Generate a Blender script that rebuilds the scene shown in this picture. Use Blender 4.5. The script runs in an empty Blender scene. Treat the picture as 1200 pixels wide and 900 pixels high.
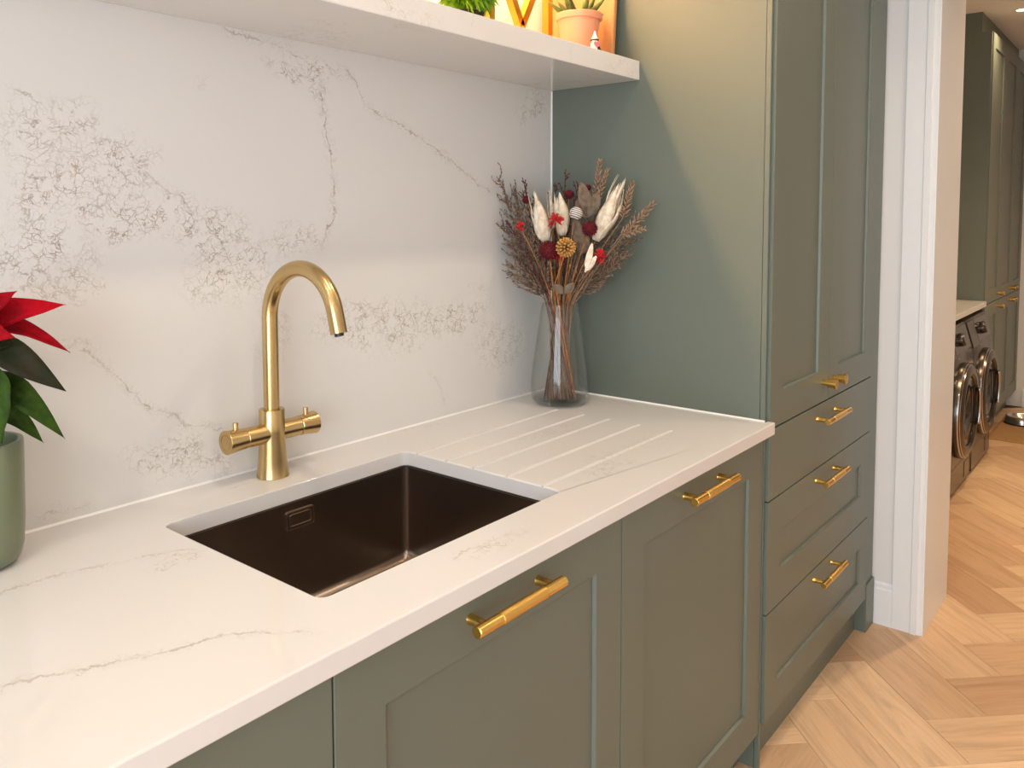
import bpy, bmesh, math, random
from mathutils import Vector, Matrix
R_ = random.Random(7)
scene = bpy.context.scene
col = scene.collection
PI = math.pi

# ------------------------------------------------------------------ camera
F_PX, CX, CY = 960.49, 572.94, 314.85
YAW, PITCH, ROLL = 0.8746, 0.0631, -0.003
CAM = Vector((-1.9867, -1.4188, 1.4175))
fw = Vector((math.sin(YAW)*math.cos(PITCH), math.cos(YAW)*math.cos(PITCH), -math.sin(PITCH)))
rt = Vector((math.cos(YAW), -math.sin(YAW), 0))
up = rt.cross(fw)
rt, up = rt*math.cos(ROLL)+up*math.sin(ROLL), up*math.cos(ROLL)-rt*math.sin(ROLL)
cd = bpy.data.cameras.new('camera')
cam = bpy.data.objects.new('camera', cd)
col.objects.link(cam)
m = Matrix((rt, up, -fw)).transposed().to_4x4()
m.translation = CAM
cam.matrix_world = m
cd.sensor_width = 36
cd.sensor_fit = 'HORIZONTAL'
cd.lens = F_PX/1200*36
cd.shift_x = (600-CX)/1200
cd.shift_y = (CY-450)/1200
cd.clip_start = 0.02
scene.camera = cam

def ray(u, v):
    return fw + rt*((u-CX)/F_PX) + up*((CY-v)/F_PX)
def on(ax, val, u, v):          # pixel direction met with an axis plane of the room
    d = ray(u, v); i = 'xyz'.index(ax)
    return CAM + d*((val-CAM[i])/d[i])

# ------------------------------------------------------------------ world, exposure, big lights
scene.view_settings.view_transform = 'Standard'
scene.view_settings.look = 'None'
scene.view_settings.gamma = 1
scene.view_settings.use_curve_mapping = False
scene.view_settings.exposure = 0.05
w = bpy.data.worlds.new('world'); scene.world = w
w.use_nodes = True
w.node_tree.nodes['Background'].inputs[0].default_value = (0.80, 0.90, 1.0, 1)
w.node_tree.nodes['Background'].inputs[1].default_value = 1.0

def area_light(name, loc, size, energy, color, direction=(0, 0, -1), size_y=None, shape='RECTANGLE', spread=PI):
    l = bpy.data.lights.new(name, 'AREA')
    l.energy = energy; l.color = color; l.size = size; l.spread = spread
    l.shape = shape
    if size_y: l.size_y = size_y
    o = bpy.data.objects.new(name, l); col.objects.link(o)
    o.location = loc
    o.rotation_euler = Vector(direction).to_track_quat('-Z', 'Y').to_euler()
    return o
WARM = (1.0, 0.72, 0.45)
DAY = (0.84, 0.92, 1.0)
# daylight through the garden window in the end wall to the camera's left
area_light('window_left_offscreen', (-3.72, -1.75, 1.2), 2.1, 76, DAY, (1, 0.0, 0.0), size_y=2.0)

# ------------------------------------------------------------------ helpers
def link(o, parent=None):
    col.objects.link(o)
    if parent is not None: o.parent = parent
    return o
def tag(o, label=None, cat=None, group=None, kind=None):
    if label: o['label'] = label
    if cat: o['category'] = cat
    if group: o['group'] = group
    if kind: o['kind'] = kind
    return o
def thing(name, label, cat, loc=(0, 0, 0), rz=0, group=None):
    o = bpy.data.objects.new(name, None)
    o.empty_display_size = 0.05
    o.location = loc; o.rotation_euler = (0, 0, rz)
    link(o)
    return tag(o, label, cat, group)
def mesh_obj(name, me, mat, parent=None, smooth=False, angle=None):
    if mat is not None and not me.materials: me.materials.append(mat)
    if smooth:
        for p in me.polygons: p.use_smooth = True
        if angle is not None and hasattr(me, 'set_sharp_from_angle'):
            me.set_sharp_from_angle(angle=math.radians(angle))
    return link(bpy.data.objects.new(name, me), parent)
def finish(name, bm, mat, parent=None, smooth=False, angle=None, fix=True):
    if fix: bmesh.ops.recalc_face_normals(bm, faces=bm.faces[:])
    me = bpy.data.meshes.new(name); bm.to_mesh(me); bm.free()
    return mesh_obj(name, me, mat, parent, smooth, angle)
def add_box(bm, a, b, bevel=0, seg=2):
    x0, y0, z0 = [min(p, q) for p, q in zip(a, b)]
    x1, y1, z1 = [max(p, q) for p, q in zip(a, b)]
    vs = [bm.verts.new(p) for p in ((x0,y0,z0),(x1,y0,z0),(x1,y1,z0),(x0,y1,z0),(x0,y0,z1),(x1,y0,z1),(x1,y1,z1),(x0,y1,z1))]
    fs = [bm.faces.new([vs[i] for i in f]) for f in ((0,3,2,1),(4,5,6,7),(0,1,5,4),(1,2,6,5),(2,3,7,6),(3,0,4,7))]
    if bevel:
        es = list({e for f in fs for e in f.edges})
        bmesh.ops.bevel(bm, geom=es, offset=bevel, segments=seg, profile=0.5, affect='EDGES')
def box(name, a, b, mat, parent=None, bevel=0, seg=2):
    bm = bmesh.new(); add_box(bm, a, b, bevel, seg)
    return finish(name, bm, mat, parent)
def add_prism(bm, poly, a, b, axis='z'):
    """closed outline poly (2D) swept from a to b along an axis"""
    def P(p, t):
        return {'z': (p[0], p[1], t), 'y': (p[0], t, p[1]), 'x': (t, p[0], p[1])}[axis]
    lo = [bm.verts.new(P(p, a)) for p in poly]
    hi = [bm.verts.new(P(p, b)) for p in poly]
    n = len(poly)
    bm.faces.new(lo[::-1]); bm.faces.new(hi)
    for i in range(n):
        bm.faces.new((lo[i], lo[(i+1) % n], hi[(i+1) % n], hi[i]))
def frame_of(t):
    t = t.normalized()
    a = Vector((0, 0, 1)) if abs(t.z) < 0.9 else Vector((1, 0, 0))
    u = t.cross(a).normalized()
    return u, t.cross(u).normalized()
def add_lathe(bm, prof, seg=32, origin=(0, 0, 0), axis=(0, 0, 1), cap0=True, cap1=True):
    """prof: list of (radius, height along axis)"""
    o = Vector(origin); t = Vector(axis).normalized(); u, v = frame_of(t)
    rings = []
    for r, h in prof:
        rings.append([bm.verts.new(o + t*h + (u*math.cos(2*PI*i/seg) + v*math.sin(2*PI*i/seg))*max(r, 1e-5)) for i in range(seg)])
    for a, b in zip(rings, rings[1:]):
        for i in range(seg):
            j = (i+1) % seg
            bm.faces.new((a[i], a[j], b[j], b[i]))
    if cap0: bm.faces.new(rings[0][::-1])
    if cap1: bm.faces.new(rings[-1])
def add_tube(bm, pts, rad, seg=8, caps=True):
    pts = [Vector(p) for p in pts]
    n = len(pts)
    if not hasattr(rad, '__len__'): rad = [rad]*n
    u = None; rings = []
    for k, p in enumerate(pts):
        t = (pts[min(k+1, n-1)]-pts[max(k-1, 0)]).normalized()
        if u is None: u, v = frame_of(t)
        else:
            u = (u - t*u.dot(t)).normalized(); v = t.cross(u)
        rings.append([bm.verts.new(p + (u*math.cos(2*PI*i/seg)+v*math.sin(2*PI*i/seg))*rad[k]) for i in range(seg)])
    for a, b in zip(rings, rings[1:]):
        for i in range(seg):
            j = (i+1) % seg
            bm.faces.new((a[i], a[j], b[j], b[i]))
    if caps:
        bm.faces.new(rings[0][::-1]); bm.faces.new(rings[-1])
def bez(p0, p1, p2, n=8):
    p0, p1, p2 = Vector(p0), Vector(p1), Vector(p2)
    return [p0*(1-t)**2 + p1*2*t*(1-t) + p2*t*t for t in [i/n for i in range(n+1)]]
def add_leaf(bm, root, tip, width, normal, fold=0.15, droop=0.1, n=8, shape=None, wave=0.0, twist=0.0):
    """pointed leaf with a folded midrib, arching by droop, with a little thickness left to solidify"""
    root, tip = Vector(root), Vector(tip)
    d = tip-root; L = d.length; t = d.normalized()
    nrm = Vector(normal); nrm = (nrm - t*nrm.dot(t)).normalized()
    s = t.cross(nrm)
    rows = []
    for i in range(n+1):
        k = i/n
        wd = width*(shape(k) if shape else math.sin(PI*min(1, k**0.75))**0.9)
        a = twist*k
        s2 = s*math.cos(a)+nrm*math.sin(a); n2 = nrm*math.cos(a)-s*math.sin(a)
        c = root + d*k + nrm*(droop*L*math.sin(PI*k)) 
        wv = wave*width*math.sin(k*17)
        rows.append([bm.verts.new(c - s2*wd/2 + n2*(fold*wd+wv)), bm.verts.new(c - s2*wd/4 + n2*(fold*wd*0.4)), bm.verts.new(c),
                     bm.verts.new(c + s2*wd/4 + n2*(fold*wd*0.4)), bm.verts.new(c + s2*wd/2 + n2*(fold*wd-wv))])
    for a, b in zip(rows, rows[1:]):
        for i in range(4):
            bm.faces.new((a[i], a[i+1], b[i+1], b[i]))
def solid(o, t):
    md = o.modifiers.new('thickness', 'SOLIDIFY'); md.thickness = t; md.offset = 0
    return o
def copy_tree(o, parent=None):
    c = o.copy(); link(c, parent)
    for ch in list(o.children): copy_tree(ch, c)
    return c

# ------------------------------------------------------------------ materials
def srgb(r, g, b):
    f = lambda c: (c/255)/12.92 if c <= 10 else ((c/255+0.055)/1.055)**2.4
    return (f(r), f(g), f(b), 1)
def mat(name, color, rough=0.5, metal=0.0, **kw):
    m = bpy.data.materials.new(name); m.use_nodes = True
    b = m.node_tree.nodes['Principled BSDF']
    b.inputs['Base Color'].default_value = color
    b.inputs['Roughness'].default_value = rough
    b.inputs['Metallic'].default_value = metal
    for k, v in kw.items(): b.inputs[k].default_value = v
    return m
class NT:
    """tiny node-building helper"""
    def __init__(s, m): s.t = m.node_tree; s.b = s.t.nodes['Principled BSDF']
    def n(s, typ, **kw):
        nd = s.t.nodes.new(typ)
        for k, v in kw.items(): setattr(nd, k, v)
        return nd
    def l(s, a, b): s.t.links.new(a, b)
    def put(s, sock, v):
        if hasattr(v, 'is_output'): s.l(v, sock)
        else: sock.default_value = v
    def math(s, op, a, b=0.0, clamp=False):
        nd = s.n('ShaderNodeMath', operation=op, use_clamp=clamp)
        s.put(nd.inputs[0], a); s.put(nd.inputs[1], b)
        return nd.outputs[0]
    def vmath(s, op, a, b=(0, 0, 0)):
        nd = s.n('ShaderNodeVectorMath', operation=op)
        s.put(nd.inputs[0], a); s.put(nd.inputs[1], b)
        return nd.outputs['Value'] if op in ('LENGTH', 'DISTANCE', 'DOT_PRODUCT') else nd.outputs[0]
    def mapr(s, v, a, b, c, d, smooth=True):
        nd = s.n('ShaderNodeMapRange', interpolation_type='SMOOTHSTEP' if smooth else 'LINEAR')
        s.put(nd.inputs[0], v)
        for i, q in enumerate((a, b, c, d)): nd.inputs[i+1].default_value = q
        return nd.outputs[0]
    def noise(s, vec, scale, detail=3, rough=0.55, dist=0.0, color=False):
        nd = s.n('ShaderNodeTexNoise')
        s.put(nd.inputs['Vector'], vec)
        nd.inputs['Scale'].default_value = scale; nd.inputs['Detail'].default_value = detail
        nd.inputs['Roughness'].default_value = rough; nd.inputs['Distortion'].default_value = dist
        return nd.outputs['Color'] if color else nd.outputs[0]
    def mix(s, f, a, b, blend='MIX'):
        nd = s.n('ShaderNodeMix', data_type='RGBA', blend_type=blend)
        s.put(nd.inputs[0], f); s.put(nd.inputs[6], a); s.put(nd.inputs[7], b)
        return nd.outputs[2]
    def obj(s): return s.n('ShaderNodeTexCoord').outputs['Object']
    def bump(s, h, strength=0.2, dist=0.002):
        nd = s.n('ShaderNodeBump'); nd.inputs['Strength'].default_value = strength; nd.inputs['Distance'].default_value = dist
        s.l(h, nd.inputs['Height']); s.l(nd.outputs[0], s.b.inputs['Normal'])

STONE_BASE = srgb(224, 222, 219)
def stone(name, axes, veins, blobs, rough=0.13, base=STONE_BASE):
    """pale engineered quartz: fine broken cell-edge crackle gathered in patches, plus named thin veins.
    axes: the two object axes of the slab. veins: ([(u,v)...], width, strength, runs along u or v). blobs: (u,v,ru,rv,strength)"""
    m = mat(name, base, rough, 0.0)
    m.node_tree.nodes['Principled BSDF'].inputs['IOR'].default_value = 1.5
    t = NT(m); o = t.obj()
    sep = t.n('ShaderNodeSeparateXYZ'); t.l(o, sep.inputs[0])
    U, V = sep.outputs['XYZ'.index(axes[0])], sep.outputs['XYZ'.index(axes[1])]
    wob = t.vmath('SUBTRACT', t.noise(o, 14, 4, 0.65, color=True), (0.5, 0.5, 0.5))
    sc = t.n('ShaderNodeVectorMath', operation='SCALE'); t.l(wob, sc.inputs[0]); sc.inputs['Scale'].default_value = 0.056
    warped = t.vmath('ADD', o, sc.outputs[0])
    def cells(scale, th):
        v = t.n('ShaderNodeTexVoronoi', feature='DISTANCE_TO_EDGE'); t.l(warped, v.inputs['Vector']); v.inputs['Scale'].default_value = scale
        return t.mapr(v.outputs['Distance'], 0.0, th, 1.0, 0.0)
    crack = t.math('MAXIMUM', t.math('MULTIPLY', cells(48, 0.055), 0.9), t.math('MAXIMUM', t.math('MULTIPLY', cells(27, 0.030), 0.9), t.math('MULTIPLY', cells(92, 0.085), 0.45)))
    br = t.mapr(t.noise(o, 33, 4, 0.7), 0.39, 0.56, 0.0, 1.0)
    crack = t.math('MULTIPLY', crack, br)
    mask = None
    if blobs:
        wob2 = t.vmath('SUBTRACT', t.noise(o, 6, 4, 0.6, color=True), (0.5, 0.5, 0.5))
        sw = t.n('ShaderNodeSeparateXYZ'); t.l(wob2, sw.inputs[0])
        Ub = t.math('ADD', U, t.math('MULTIPLY', sw.outputs[0], 0.22)); Vb = t.math('ADD', V, t.math('MULTIPLY', sw.outputs[1], 0.22))
        for (u, v, ru, rv, s_) in blobs:
            a = t.math('DIVIDE', t.math('SUBTRACT', Ub, u), ru); b = t.math('DIVIDE', t.math('SUBTRACT', Vb, v), rv)
            r = t.math('SQRT', t.math('ADD', t.math('MULTIPLY', a, a), t.math('MULTIPLY', b, b)))
            g = t.mapr(r, 0.25, 1.15, s_, 0.0)
            mask = g if mask is None else t.math('MAXIMUM', mask, g)
        total = t.math('MULTIPLY', crack, mask)
    else:
        total = t.math('MULTIPLY', crack, 0.0)
    sp = t.n('ShaderNodeSeparateXYZ'); t.l(t.vmath('SUBTRACT', t.noise(o, 26, 5, 0.72, color=True), (0.5, 0.5, 0.5)), sp.inputs[0])
    brk = t.mapr(t.noise(o, 19, 5, 0.7), 0.40, 0.60, 0.12, 1.0)
    for pts, wd, s_, along in veins:
        i = 0 if along == 'u' else 1
        pts = sorted(pts, key=lambda p: p[i])
        a0, a1 = pts[0][i], pts[-1][i]
        b0 = min(p[1-i] for p in pts)-0.01; b1 = max(p[1-i] for p in pts)+0.01
        A, B = (U, V) if i == 0 else (V, U)
        k = t.mapr(A, a0, a1, 0.0, 1.0, smooth=False)
        fc = t.n('ShaderNodeFloatCurve'); c = fc.mapping.curves[0]
        q = [((p[i]-a0)/(a1-a0), (p[1-i]-b0)/(b1-b0)) for p in pts]
        c.points[0].location = q[0]; c.points[1].location = q[-1]
        for p in q[1:-1]: c.points.new(*p)
        fc.mapping.update()
        t.l(k, fc.inputs['Value'])
        tgt = t.mapr(fc.outputs[0], 0.0, 1.0, b0, b1, smooth=False)
        dist = t.math('ABSOLUTE', t.math('SUBTRACT', t.math('ADD', B, t.math('MULTIPLY', sp.outputs[i], 0.055)), tgt))
        ln = t.mapr(dist, wd*0.15, wd*0.75, s_, 0.0)
        ends = t.math('MULTIPLY', t.mapr(A, a0-0.002, a0+0.03, 0, 1), t.mapr(A, a1-0.03, a1+0.002, 1, 0))
        halo = t.math('MULTIPLY', t.mapr(dist, 0.004, 0.022, s_*0.45, 0.0), crack)
        one = t.math('MULTIPLY', t.math('MAXIMUM', t.math('MULTIPLY', ln, brk), halo), ends)
        total = t.math('MAXIMUM', total, one)
    cloud = t.mapr(t.noise(o, 3.0, 3, 0.5), 0.3, 0.7, 0.0, 0.10)
    basec = t.mix(cloud, base, srgb(206, 199, 190))
    if mask is not None:
        basec = t.mix(t.math('MULTIPLY', mask, 0.25), basec, srgb(232, 228, 222))
    vc = t.mix(t.noise(o, 9, 2), srgb(118, 103, 88), srgb(170, 152, 130))
    t.l(t.mix(total, basec, vc), t.b.inputs['Base Color'])
    return m
def px_wall(pts): return [(on('y', 0, u, v).x, on('y', 0, u, v).z) for u, v in pts]
def px_top(pts): return [(on('z', 0.905, u, v).x, on('z', 0.905, u, v).y) for u, v in pts]
def blob_wall(u, v, ru, rv, s):
    p = on('y', 0, u, v); k = (p-CAM).dot(fw)/F_PX
    return (p.x, p.z, ru*k*1.5, rv*k, s)
wall_veins = [
    (px_wall([(255, 33), (300, 46), (340, 60), (372, 88)]), 0.004, 0.55, 'u'),
    (px_wall([(374, 84), (377, 115), (384, 170), (392, 232), (384, 272), (372, 300)]), 0.004, 0.8, 'v'),
    (px_wall([(396, 72), (415, 95), (432, 126), (470, 148), (512, 176), (548, 205), (578, 228)]), 0.0035, 0.65, 'u'),
    (px_wall([(84, 405), (118, 424), (142, 446), (166, 470), (200, 488), (240, 500), (272, 503)]), 0.0035, 0.7, 'u'),
    (px_wall([(0, 92), (22, 108), (48, 120), (62, 138)]), 0.0035, 0.5, 'u'),
    (px_wall([(246, 82), (238, 98), (228, 112)]), 0.003, 0.45, 'v'),
    (px_wall([(498, 428), (512, 448), (524, 480)]), 0.003, 0.4, 'v'),
    (px_wall([(30, 606), (70, 600), (118, 590)]), 0.0035, 0.4, 'u'),
    (px_wall([(60, 105), (66, 150), (70, 210), (60, 265)]), 0.004, 0.6, 'v'),
    (px_wall([(120, 165), (170, 205), (220, 240), (262, 288)]), 0.004, 0.6, 'u'),
]
wall_blobs = [blob_wall(*a) for a in (
    (60, 150, 34, 50, 0.8), (75, 225, 50, 55, 1.0), (130, 195, 45, 48, 0.85), (50, 290, 55, 50, 0.9), (165, 250, 60, 38, 0.9),
    (240, 275, 55, 38, 0.9), (275, 320, 45, 55, 1.0), (330, 285, 45, 30, 0.75), (365, 80, 42, 24, 1.0), (375, 112, 12, 18, 0.9),
    (420, 385, 55, 35, 0.75), (480, 380, 55, 38, 0.9), (535, 360, 45, 28, 1.0), (590, 400, 40, 45, 0.6), (195, 528, 40, 30, 0.85),
    (232, 545, 36, 24, 0.6), (625, 122, 24, 14, 0.7), (318, 395, 20, 50, 0.4), (70, 330, 50, 22, 0.6), (90, 405, 30, 14, 0.45))]
M = {}
M['splash_stone'] = stone('splash_stone', 'XZ', wall_veins, wall_blobs, rough=0.22)
def bt(u, v, ru, rv, s):
    p = on('z', 0.905, u, v); k = (p-CAM).dot(fw)/F_PX
    return (p.x, p.y, ru*k*1.2, rv*k*2.0, s)
top_veins = [
    (px_top([(-40, 706), (0, 694), (60, 676), (130, 661), (180, 650), (240, 642)]), 0.005, 0.4, 'u'),
    (px_top([(-30, 815), (30, 797), (75, 789), (150, 772), (205, 760), (250, 748), (310, 741), (395, 741)]), 0.006, 0.5, 'u'),
    (px_top([(520, 660), (560, 640), (620, 622)]), 0.004, 0.4, 'u'),
]
top_blobs = [bt(*a) for a in ((212, 652, 40, 10, 0.6), (575, 640, 50, 14, 0.6), (700, 545, 70, 14, 0.35), (300, 565, 50, 6, 0.3), (640, 505, 60, 14, 0.3), (770, 515, 50, 10, 0.3), (480, 500, 50, 10, 0.3))]
M['top_stone'] = stone('top_stone', 'XY', top_veins, top_blobs, rough=0.09)
shelf_veins = [([(-0.70, 1.80), (-0.685, 1.83), (-0.69, 1.84)], 0.003, 0.5, 'v'), ([(-0.33, 1.78), (-0.325, 1.84)], 0.003, 0.4, 'v')]
M['shelf_stone'] = stone('shelf_stone', 'XZ', shelf_veins, [(-0.9, 1.81, 0.12, 0.03, 0.4), (-0.1, 1.80, 0.08, 0.03, 0.4)], rough=0.15)

def paint(name, color, rough=0.42):
    m = mat(name, color, rough); t = NT(m)
    t.bump(t.noise(t.obj(), 420, 2, 0.5), 0.03, 0.0006)
    return m
GREEN = srgb(104, 112, 101)
M['green'] = paint('green_paint', GREEN, 0.40)
M['white_paint'] = paint('white_satin', srgb(236, 238, 238), 0.35)
M['wall_paint'] = paint('wall_paint', srgb(230, 229, 227), 0.8)
M['ceiling_paint'] = paint('ceiling_paint', srgb(240, 236, 230), 0.85)
def brushed(name, color, rough, axis=2, squash=0.02):
    m = mat(name, color, rough, 1.0); t = NT(m)
    s = [220, 220, 220]; s[axis] *= squash
    mp = t.n('ShaderNodeMapping'); t.l(t.obj(), mp.inputs[0]); mp.inputs['Scale'].default_value = s
    nz = t.noise(mp.outputs[0], 1.0, 3, 0.6)
    t.l(t.mapr(nz, 0.2, 0.8, rough*0.92, rough*1.1), t.b.inputs['Roughness'])
    return m
M['tap_gold'] = brushed('brushed_gold', (0.60, 0.43, 0.20, 1), 0.25)
M['tap_gold_x'] = brushed('brushed_gold_arm', (0.60, 0.43, 0.20, 1), 0.25, axis=0)
M['gold'] = mat('polished_gold', (0.80, 0.50, 0.13, 1), 0.2, 1.0)
mk = mat('knurled_gold', (0.80, 0.50, 0.13, 1), 0.28, 1.0); t = NT(mk)
wv = t.n('ShaderNodeTexWave', wave_type='BANDS', bands_direction='DIAGONAL'); wv.inputs['Scale'].default_value = 190; t.l(t.obj(), wv.inputs['Vector'])
t.bump(wv.outputs['Fac'], 0.25, 0.0006); M['knurl'] = mk
M['sink'] = mat('gunmetal_steel', (0.33, 0.27, 0.22, 1), 0.26, 1.0)
M['black'] = mat('black_plastic', (0.012, 0.012, 0.012, 1), 0.35)
M['sealant'] = mat('white_sealant', srgb(245, 243, 240), 0.4)
M['chrome'] = mat('chrome', (0.55, 0.51, 0.48, 1), 0.14, 1.0)
M['graphite'] = mat('graphite_metal', (0.085, 0.075, 0.068, 1), 0.25, 0.9)
M['dark_gloss'] = mat('black_gloss', (0.010, 0.010, 0.011, 1), 0.07)
M['steel'] = mat('brushed_steel', (0.62, 0.60, 0.57, 1), 0.22, 1.0)

mw = mat('oak_plank', (0.5, 0.3, 0.15, 1), 0.42); t = NT(mw); o = t.obj()
oi = t.n('ShaderNodeObjectInfo')
rv_ = t.math('MULTIPLY', oi.outputs['Random'], 37.0)
cmb = t.n('ShaderNodeCombineXYZ'); t.l(rv_, cmb.inputs[0]); t.l(rv_, cmb.inputs[2])
pv = t.vmath('ADD', o, cmb.outputs[0])
mp = t.n('ShaderNodeMapping'); t.l(pv, mp.inputs[0]); mp.inputs['Scale'].default_value = (2.2, 22, 8)
g1 = t.noise(mp.outputs[0], 1.0, 6, 0.62, 1.2)
mp2 = t.n('ShaderNodeMapping'); t.l(pv, mp2.inputs[0]); mp2.inputs['Scale'].default_value = (7, 150, 20)
g2 = t.noise(mp2.outputs[0], 1.0, 4, 0.6)
tone = t.mix(oi.outputs['Random'], srgb(200, 160, 124), srgb(240, 206, 166))
c = t.mix(t.mapr(g1, 0.40, 0.75, 0.0, 0.42), tone, srgb(160, 118, 82))
c = t.mix(t.mapr(g2, 0.45, 0.75, 0.0, 0.16), c, srgb(140, 100, 68))
t.l(c, t.b.inputs['Base Color']); t.bump(g2, 0.12, 0.0005)
M['oak'] = mw
M['joint'] = mat('floor_joint', srgb(90, 66, 46), 0.8)

# ------------------------------------------------------------------ structure
def struct(o): o['kind'] = 'structure'; return o
ZT, ZB = 0.905, 0.874
CEIL = 2.62
WX = 1.012            # face of the wall with the doorway
JX = 1.39             # far side of that wall
JY0, JY1 = -0.812, -1.80
ENDX = 5.15
struct(box('wall_back', (-3.6, 0.02, 0), (JX, 0.14, CEIL), M['wall_paint']))
struct(box('wall_utility', (JX, 0.02, 0), (ENDX+0.1, 0.14, CEIL), M['wall_paint']))
struct(box('wall_end', (ENDX, -2.6, 0), (ENDX+0.1, 0.02, CEIL), M['wall_paint']))
struct(box('wall_far_side', (JX, -2.7, 0), (ENDX+0.1, -2.6, CEIL), M['wall_paint']))
bm = bmesh.new()
add_box(bm, (WX, JY0, 0), (JX, 0.02, CEIL))
add_box(bm, (WX, JY1, 2.3), (JX, JY0, CEIL))
add_box(bm, (WX, -3.5, 0), (JX, JY1, CEIL))
struct(finish('wall_right', bm, M['wall_paint']))
# wall behind the camera and the window wall at its left
struct(box('wall_front', (-3.7, -3.5, 0), (WX, -3.4, CEIL), M['wall_paint']))
bm = bmesh.new()
WY0, WY1, WZ0, WZ1 = -2.85, -0.65, 0.15, 2.25
add_box(bm, (-3.7, -3.4, 0), (-3.6, WY0, CEIL)); add_box(bm, (-3.7, WY1, 0), (-3.6, 0.14, CEIL))
add_box(bm, (-3.7, WY0, 0), (-3.6, WY1, WZ0)); add_box(bm, (-3.7, WY0, WZ1), (-3.6, WY1, CEIL))
struct(finish('wall_left', bm, M['wall_paint']))
win = struct(thing('window_1', 'white framed garden window behind the kitchen', 'window'))
bm = bmesh.new()
for y in (WY0, -1.78, WY1-0.06): add_box(bm, (-3.67, y, WZ0), (-3.62, y+0.06, WZ1))
for z in (WZ0, WZ1-0.06): add_box(bm, (-3.67, WY0, z), (-3.62, WY1, z+0.06))
finish('window_frame', bm, M['white_paint'], win)
bm = bmesh.new(); add_box(bm, (-3.7, -3.5, CEIL), (ENDX+0.1, 0.14, CEIL+0.08))
struct(finish('ceiling', bm, M['ceiling_paint']))

# floor with herringbone planks
floor = struct(box('floor', (-3.7, -3.5, -0.10), (ENDX+0.1, 0.14, -0.0035), M['joint']))
PW, PL = 0.1874, 0.497
GAP = 0.0011
bm = bmesh.new(); add_box(bm, (-PL/2+GAP/2, -PW/2+GAP/2, -0.009), (PL/2-GAP/2, PW/2-GAP/2, 0), 0.0009, 1)
bmesh.ops.recalc_face_normals(bm, faces=bm.faces[:])
plank_me = bpy.data.meshes.new('plank'); bm.to_mesh(plank_me); bm.free(); plank_me.materials.append(M['oak'])
O0 = Vector((0.770, -0.932))
ea = Vector((1, 1))/math.sqrt(2); eb = Vector((1, -1))/math.sqrt(2)
seen, rest = [], []
for mshift in range(-14, 15):
    for k in range(-60, 60):
        for kind in (0, 1):
            if kind == 0: ca, cb, ang = k*PW+PL/2, k*PW+PW/2, PI/4
            else: ca, cb, ang = k*PW+PL+PW/2, (k+1)*PW-PL/2, -PI/4
            ca -= mshift*PL; cb += mshift*PL
            c = O0 + ea*ca + eb*cb
            if not (-3.3 < c.x < ENDX-0.05 and -3.1 < c.y < -0.05): continue
            if WX-0.1 < c.x < JX+0.05 and (c.y > JY0+0.12 or c.y < JY1): continue
            if c.x > JX and c.y < -2.4: continue
            vis = c.x > 0.0 and -0.45 > c.y > -0.95-0.75*max(0, 2.2-c.x)*0.35-0.28
            (seen if vis else rest).append((c, ang))
for c, ang in seen:
    o = bpy.data.objects.new('plank', plank_me); link(o, floor)
    o.location = (c.x, c.y, 0); o.rotation_euler = (0, 0, ang)
bm = bmesh.new()
for c, ang in rest:
    n0 = len(bm.verts)
    add_box(bm, (-PL/2+GAP/2, -PW/2+GAP/2, -0.009), (PL/2-GAP/2, PW/2-GAP/2, 0))
    bm.verts.ensure_lookup_table()
    mt = Matrix.Translation((c.x, c.y, 0)) @ Matrix.Rotation(ang, 4, 'Z')
    for v in bm.verts[n0:]: v.co = mt @ v.co
o = finish('plank_field', bm, M['oak'], floor); o['kind'] = 'stuff'

# casing, door lining, baseboards
trim = thing('trim_1', 'white stepped door casing with flat lining beside the tall unit', 'door casing'); struct(trim)
bm = bmesh.new()
add_prism(bm, [(WX, -0.722), (WX-0.010, -0.722), (WX-0.010, -0.779), (WX-0.014, -0.781), (WX-0.014, -0.797), (WX-0.006, -0.800), (WX-0.006, -0.8145), (WX, -0.8145)], 0, 2.40)
finish('casing_board', bm, M['white_paint'], trim)
box('lining_board', (WX-0.002, JY0-0.006, 0), (JX, JY0, 2.3), M['white_paint'], trim)
bm = bmesh.new()
add_prism(bm, [(WX, JY1-0.10), (WX-0.012, JY1-0.10), (WX-0.012, JY1), (WX, JY1)], 0, 2.40)
finish('casing_board', bm, M['white_paint'], trim)
bm = bmesh.new(); add_prism(bm, [(WX, 0), (WX-0.010, 0), (WX-0.010, 0.125), (WX-0.006, 0.130), (WX-0.006, 0.142), (WX-0.002, 0.148), (WX, 0.148)], -0.7225, -0.664, axis='y')
# prism along y uses (x,z) outlines
struct(finish('baseboard_right', bm, M['white_paint']))
bm = bmesh.new(); add_prism(bm, [(ENDX, 0), (ENDX-0.015, 0), (ENDX-0.015, 0.12), (ENDX-0.006, 0.135), (ENDX, 0.135)], -2.6, -0.60, axis='y')
struct(finish('baseboard_end', bm, M['white_paint']))

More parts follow.
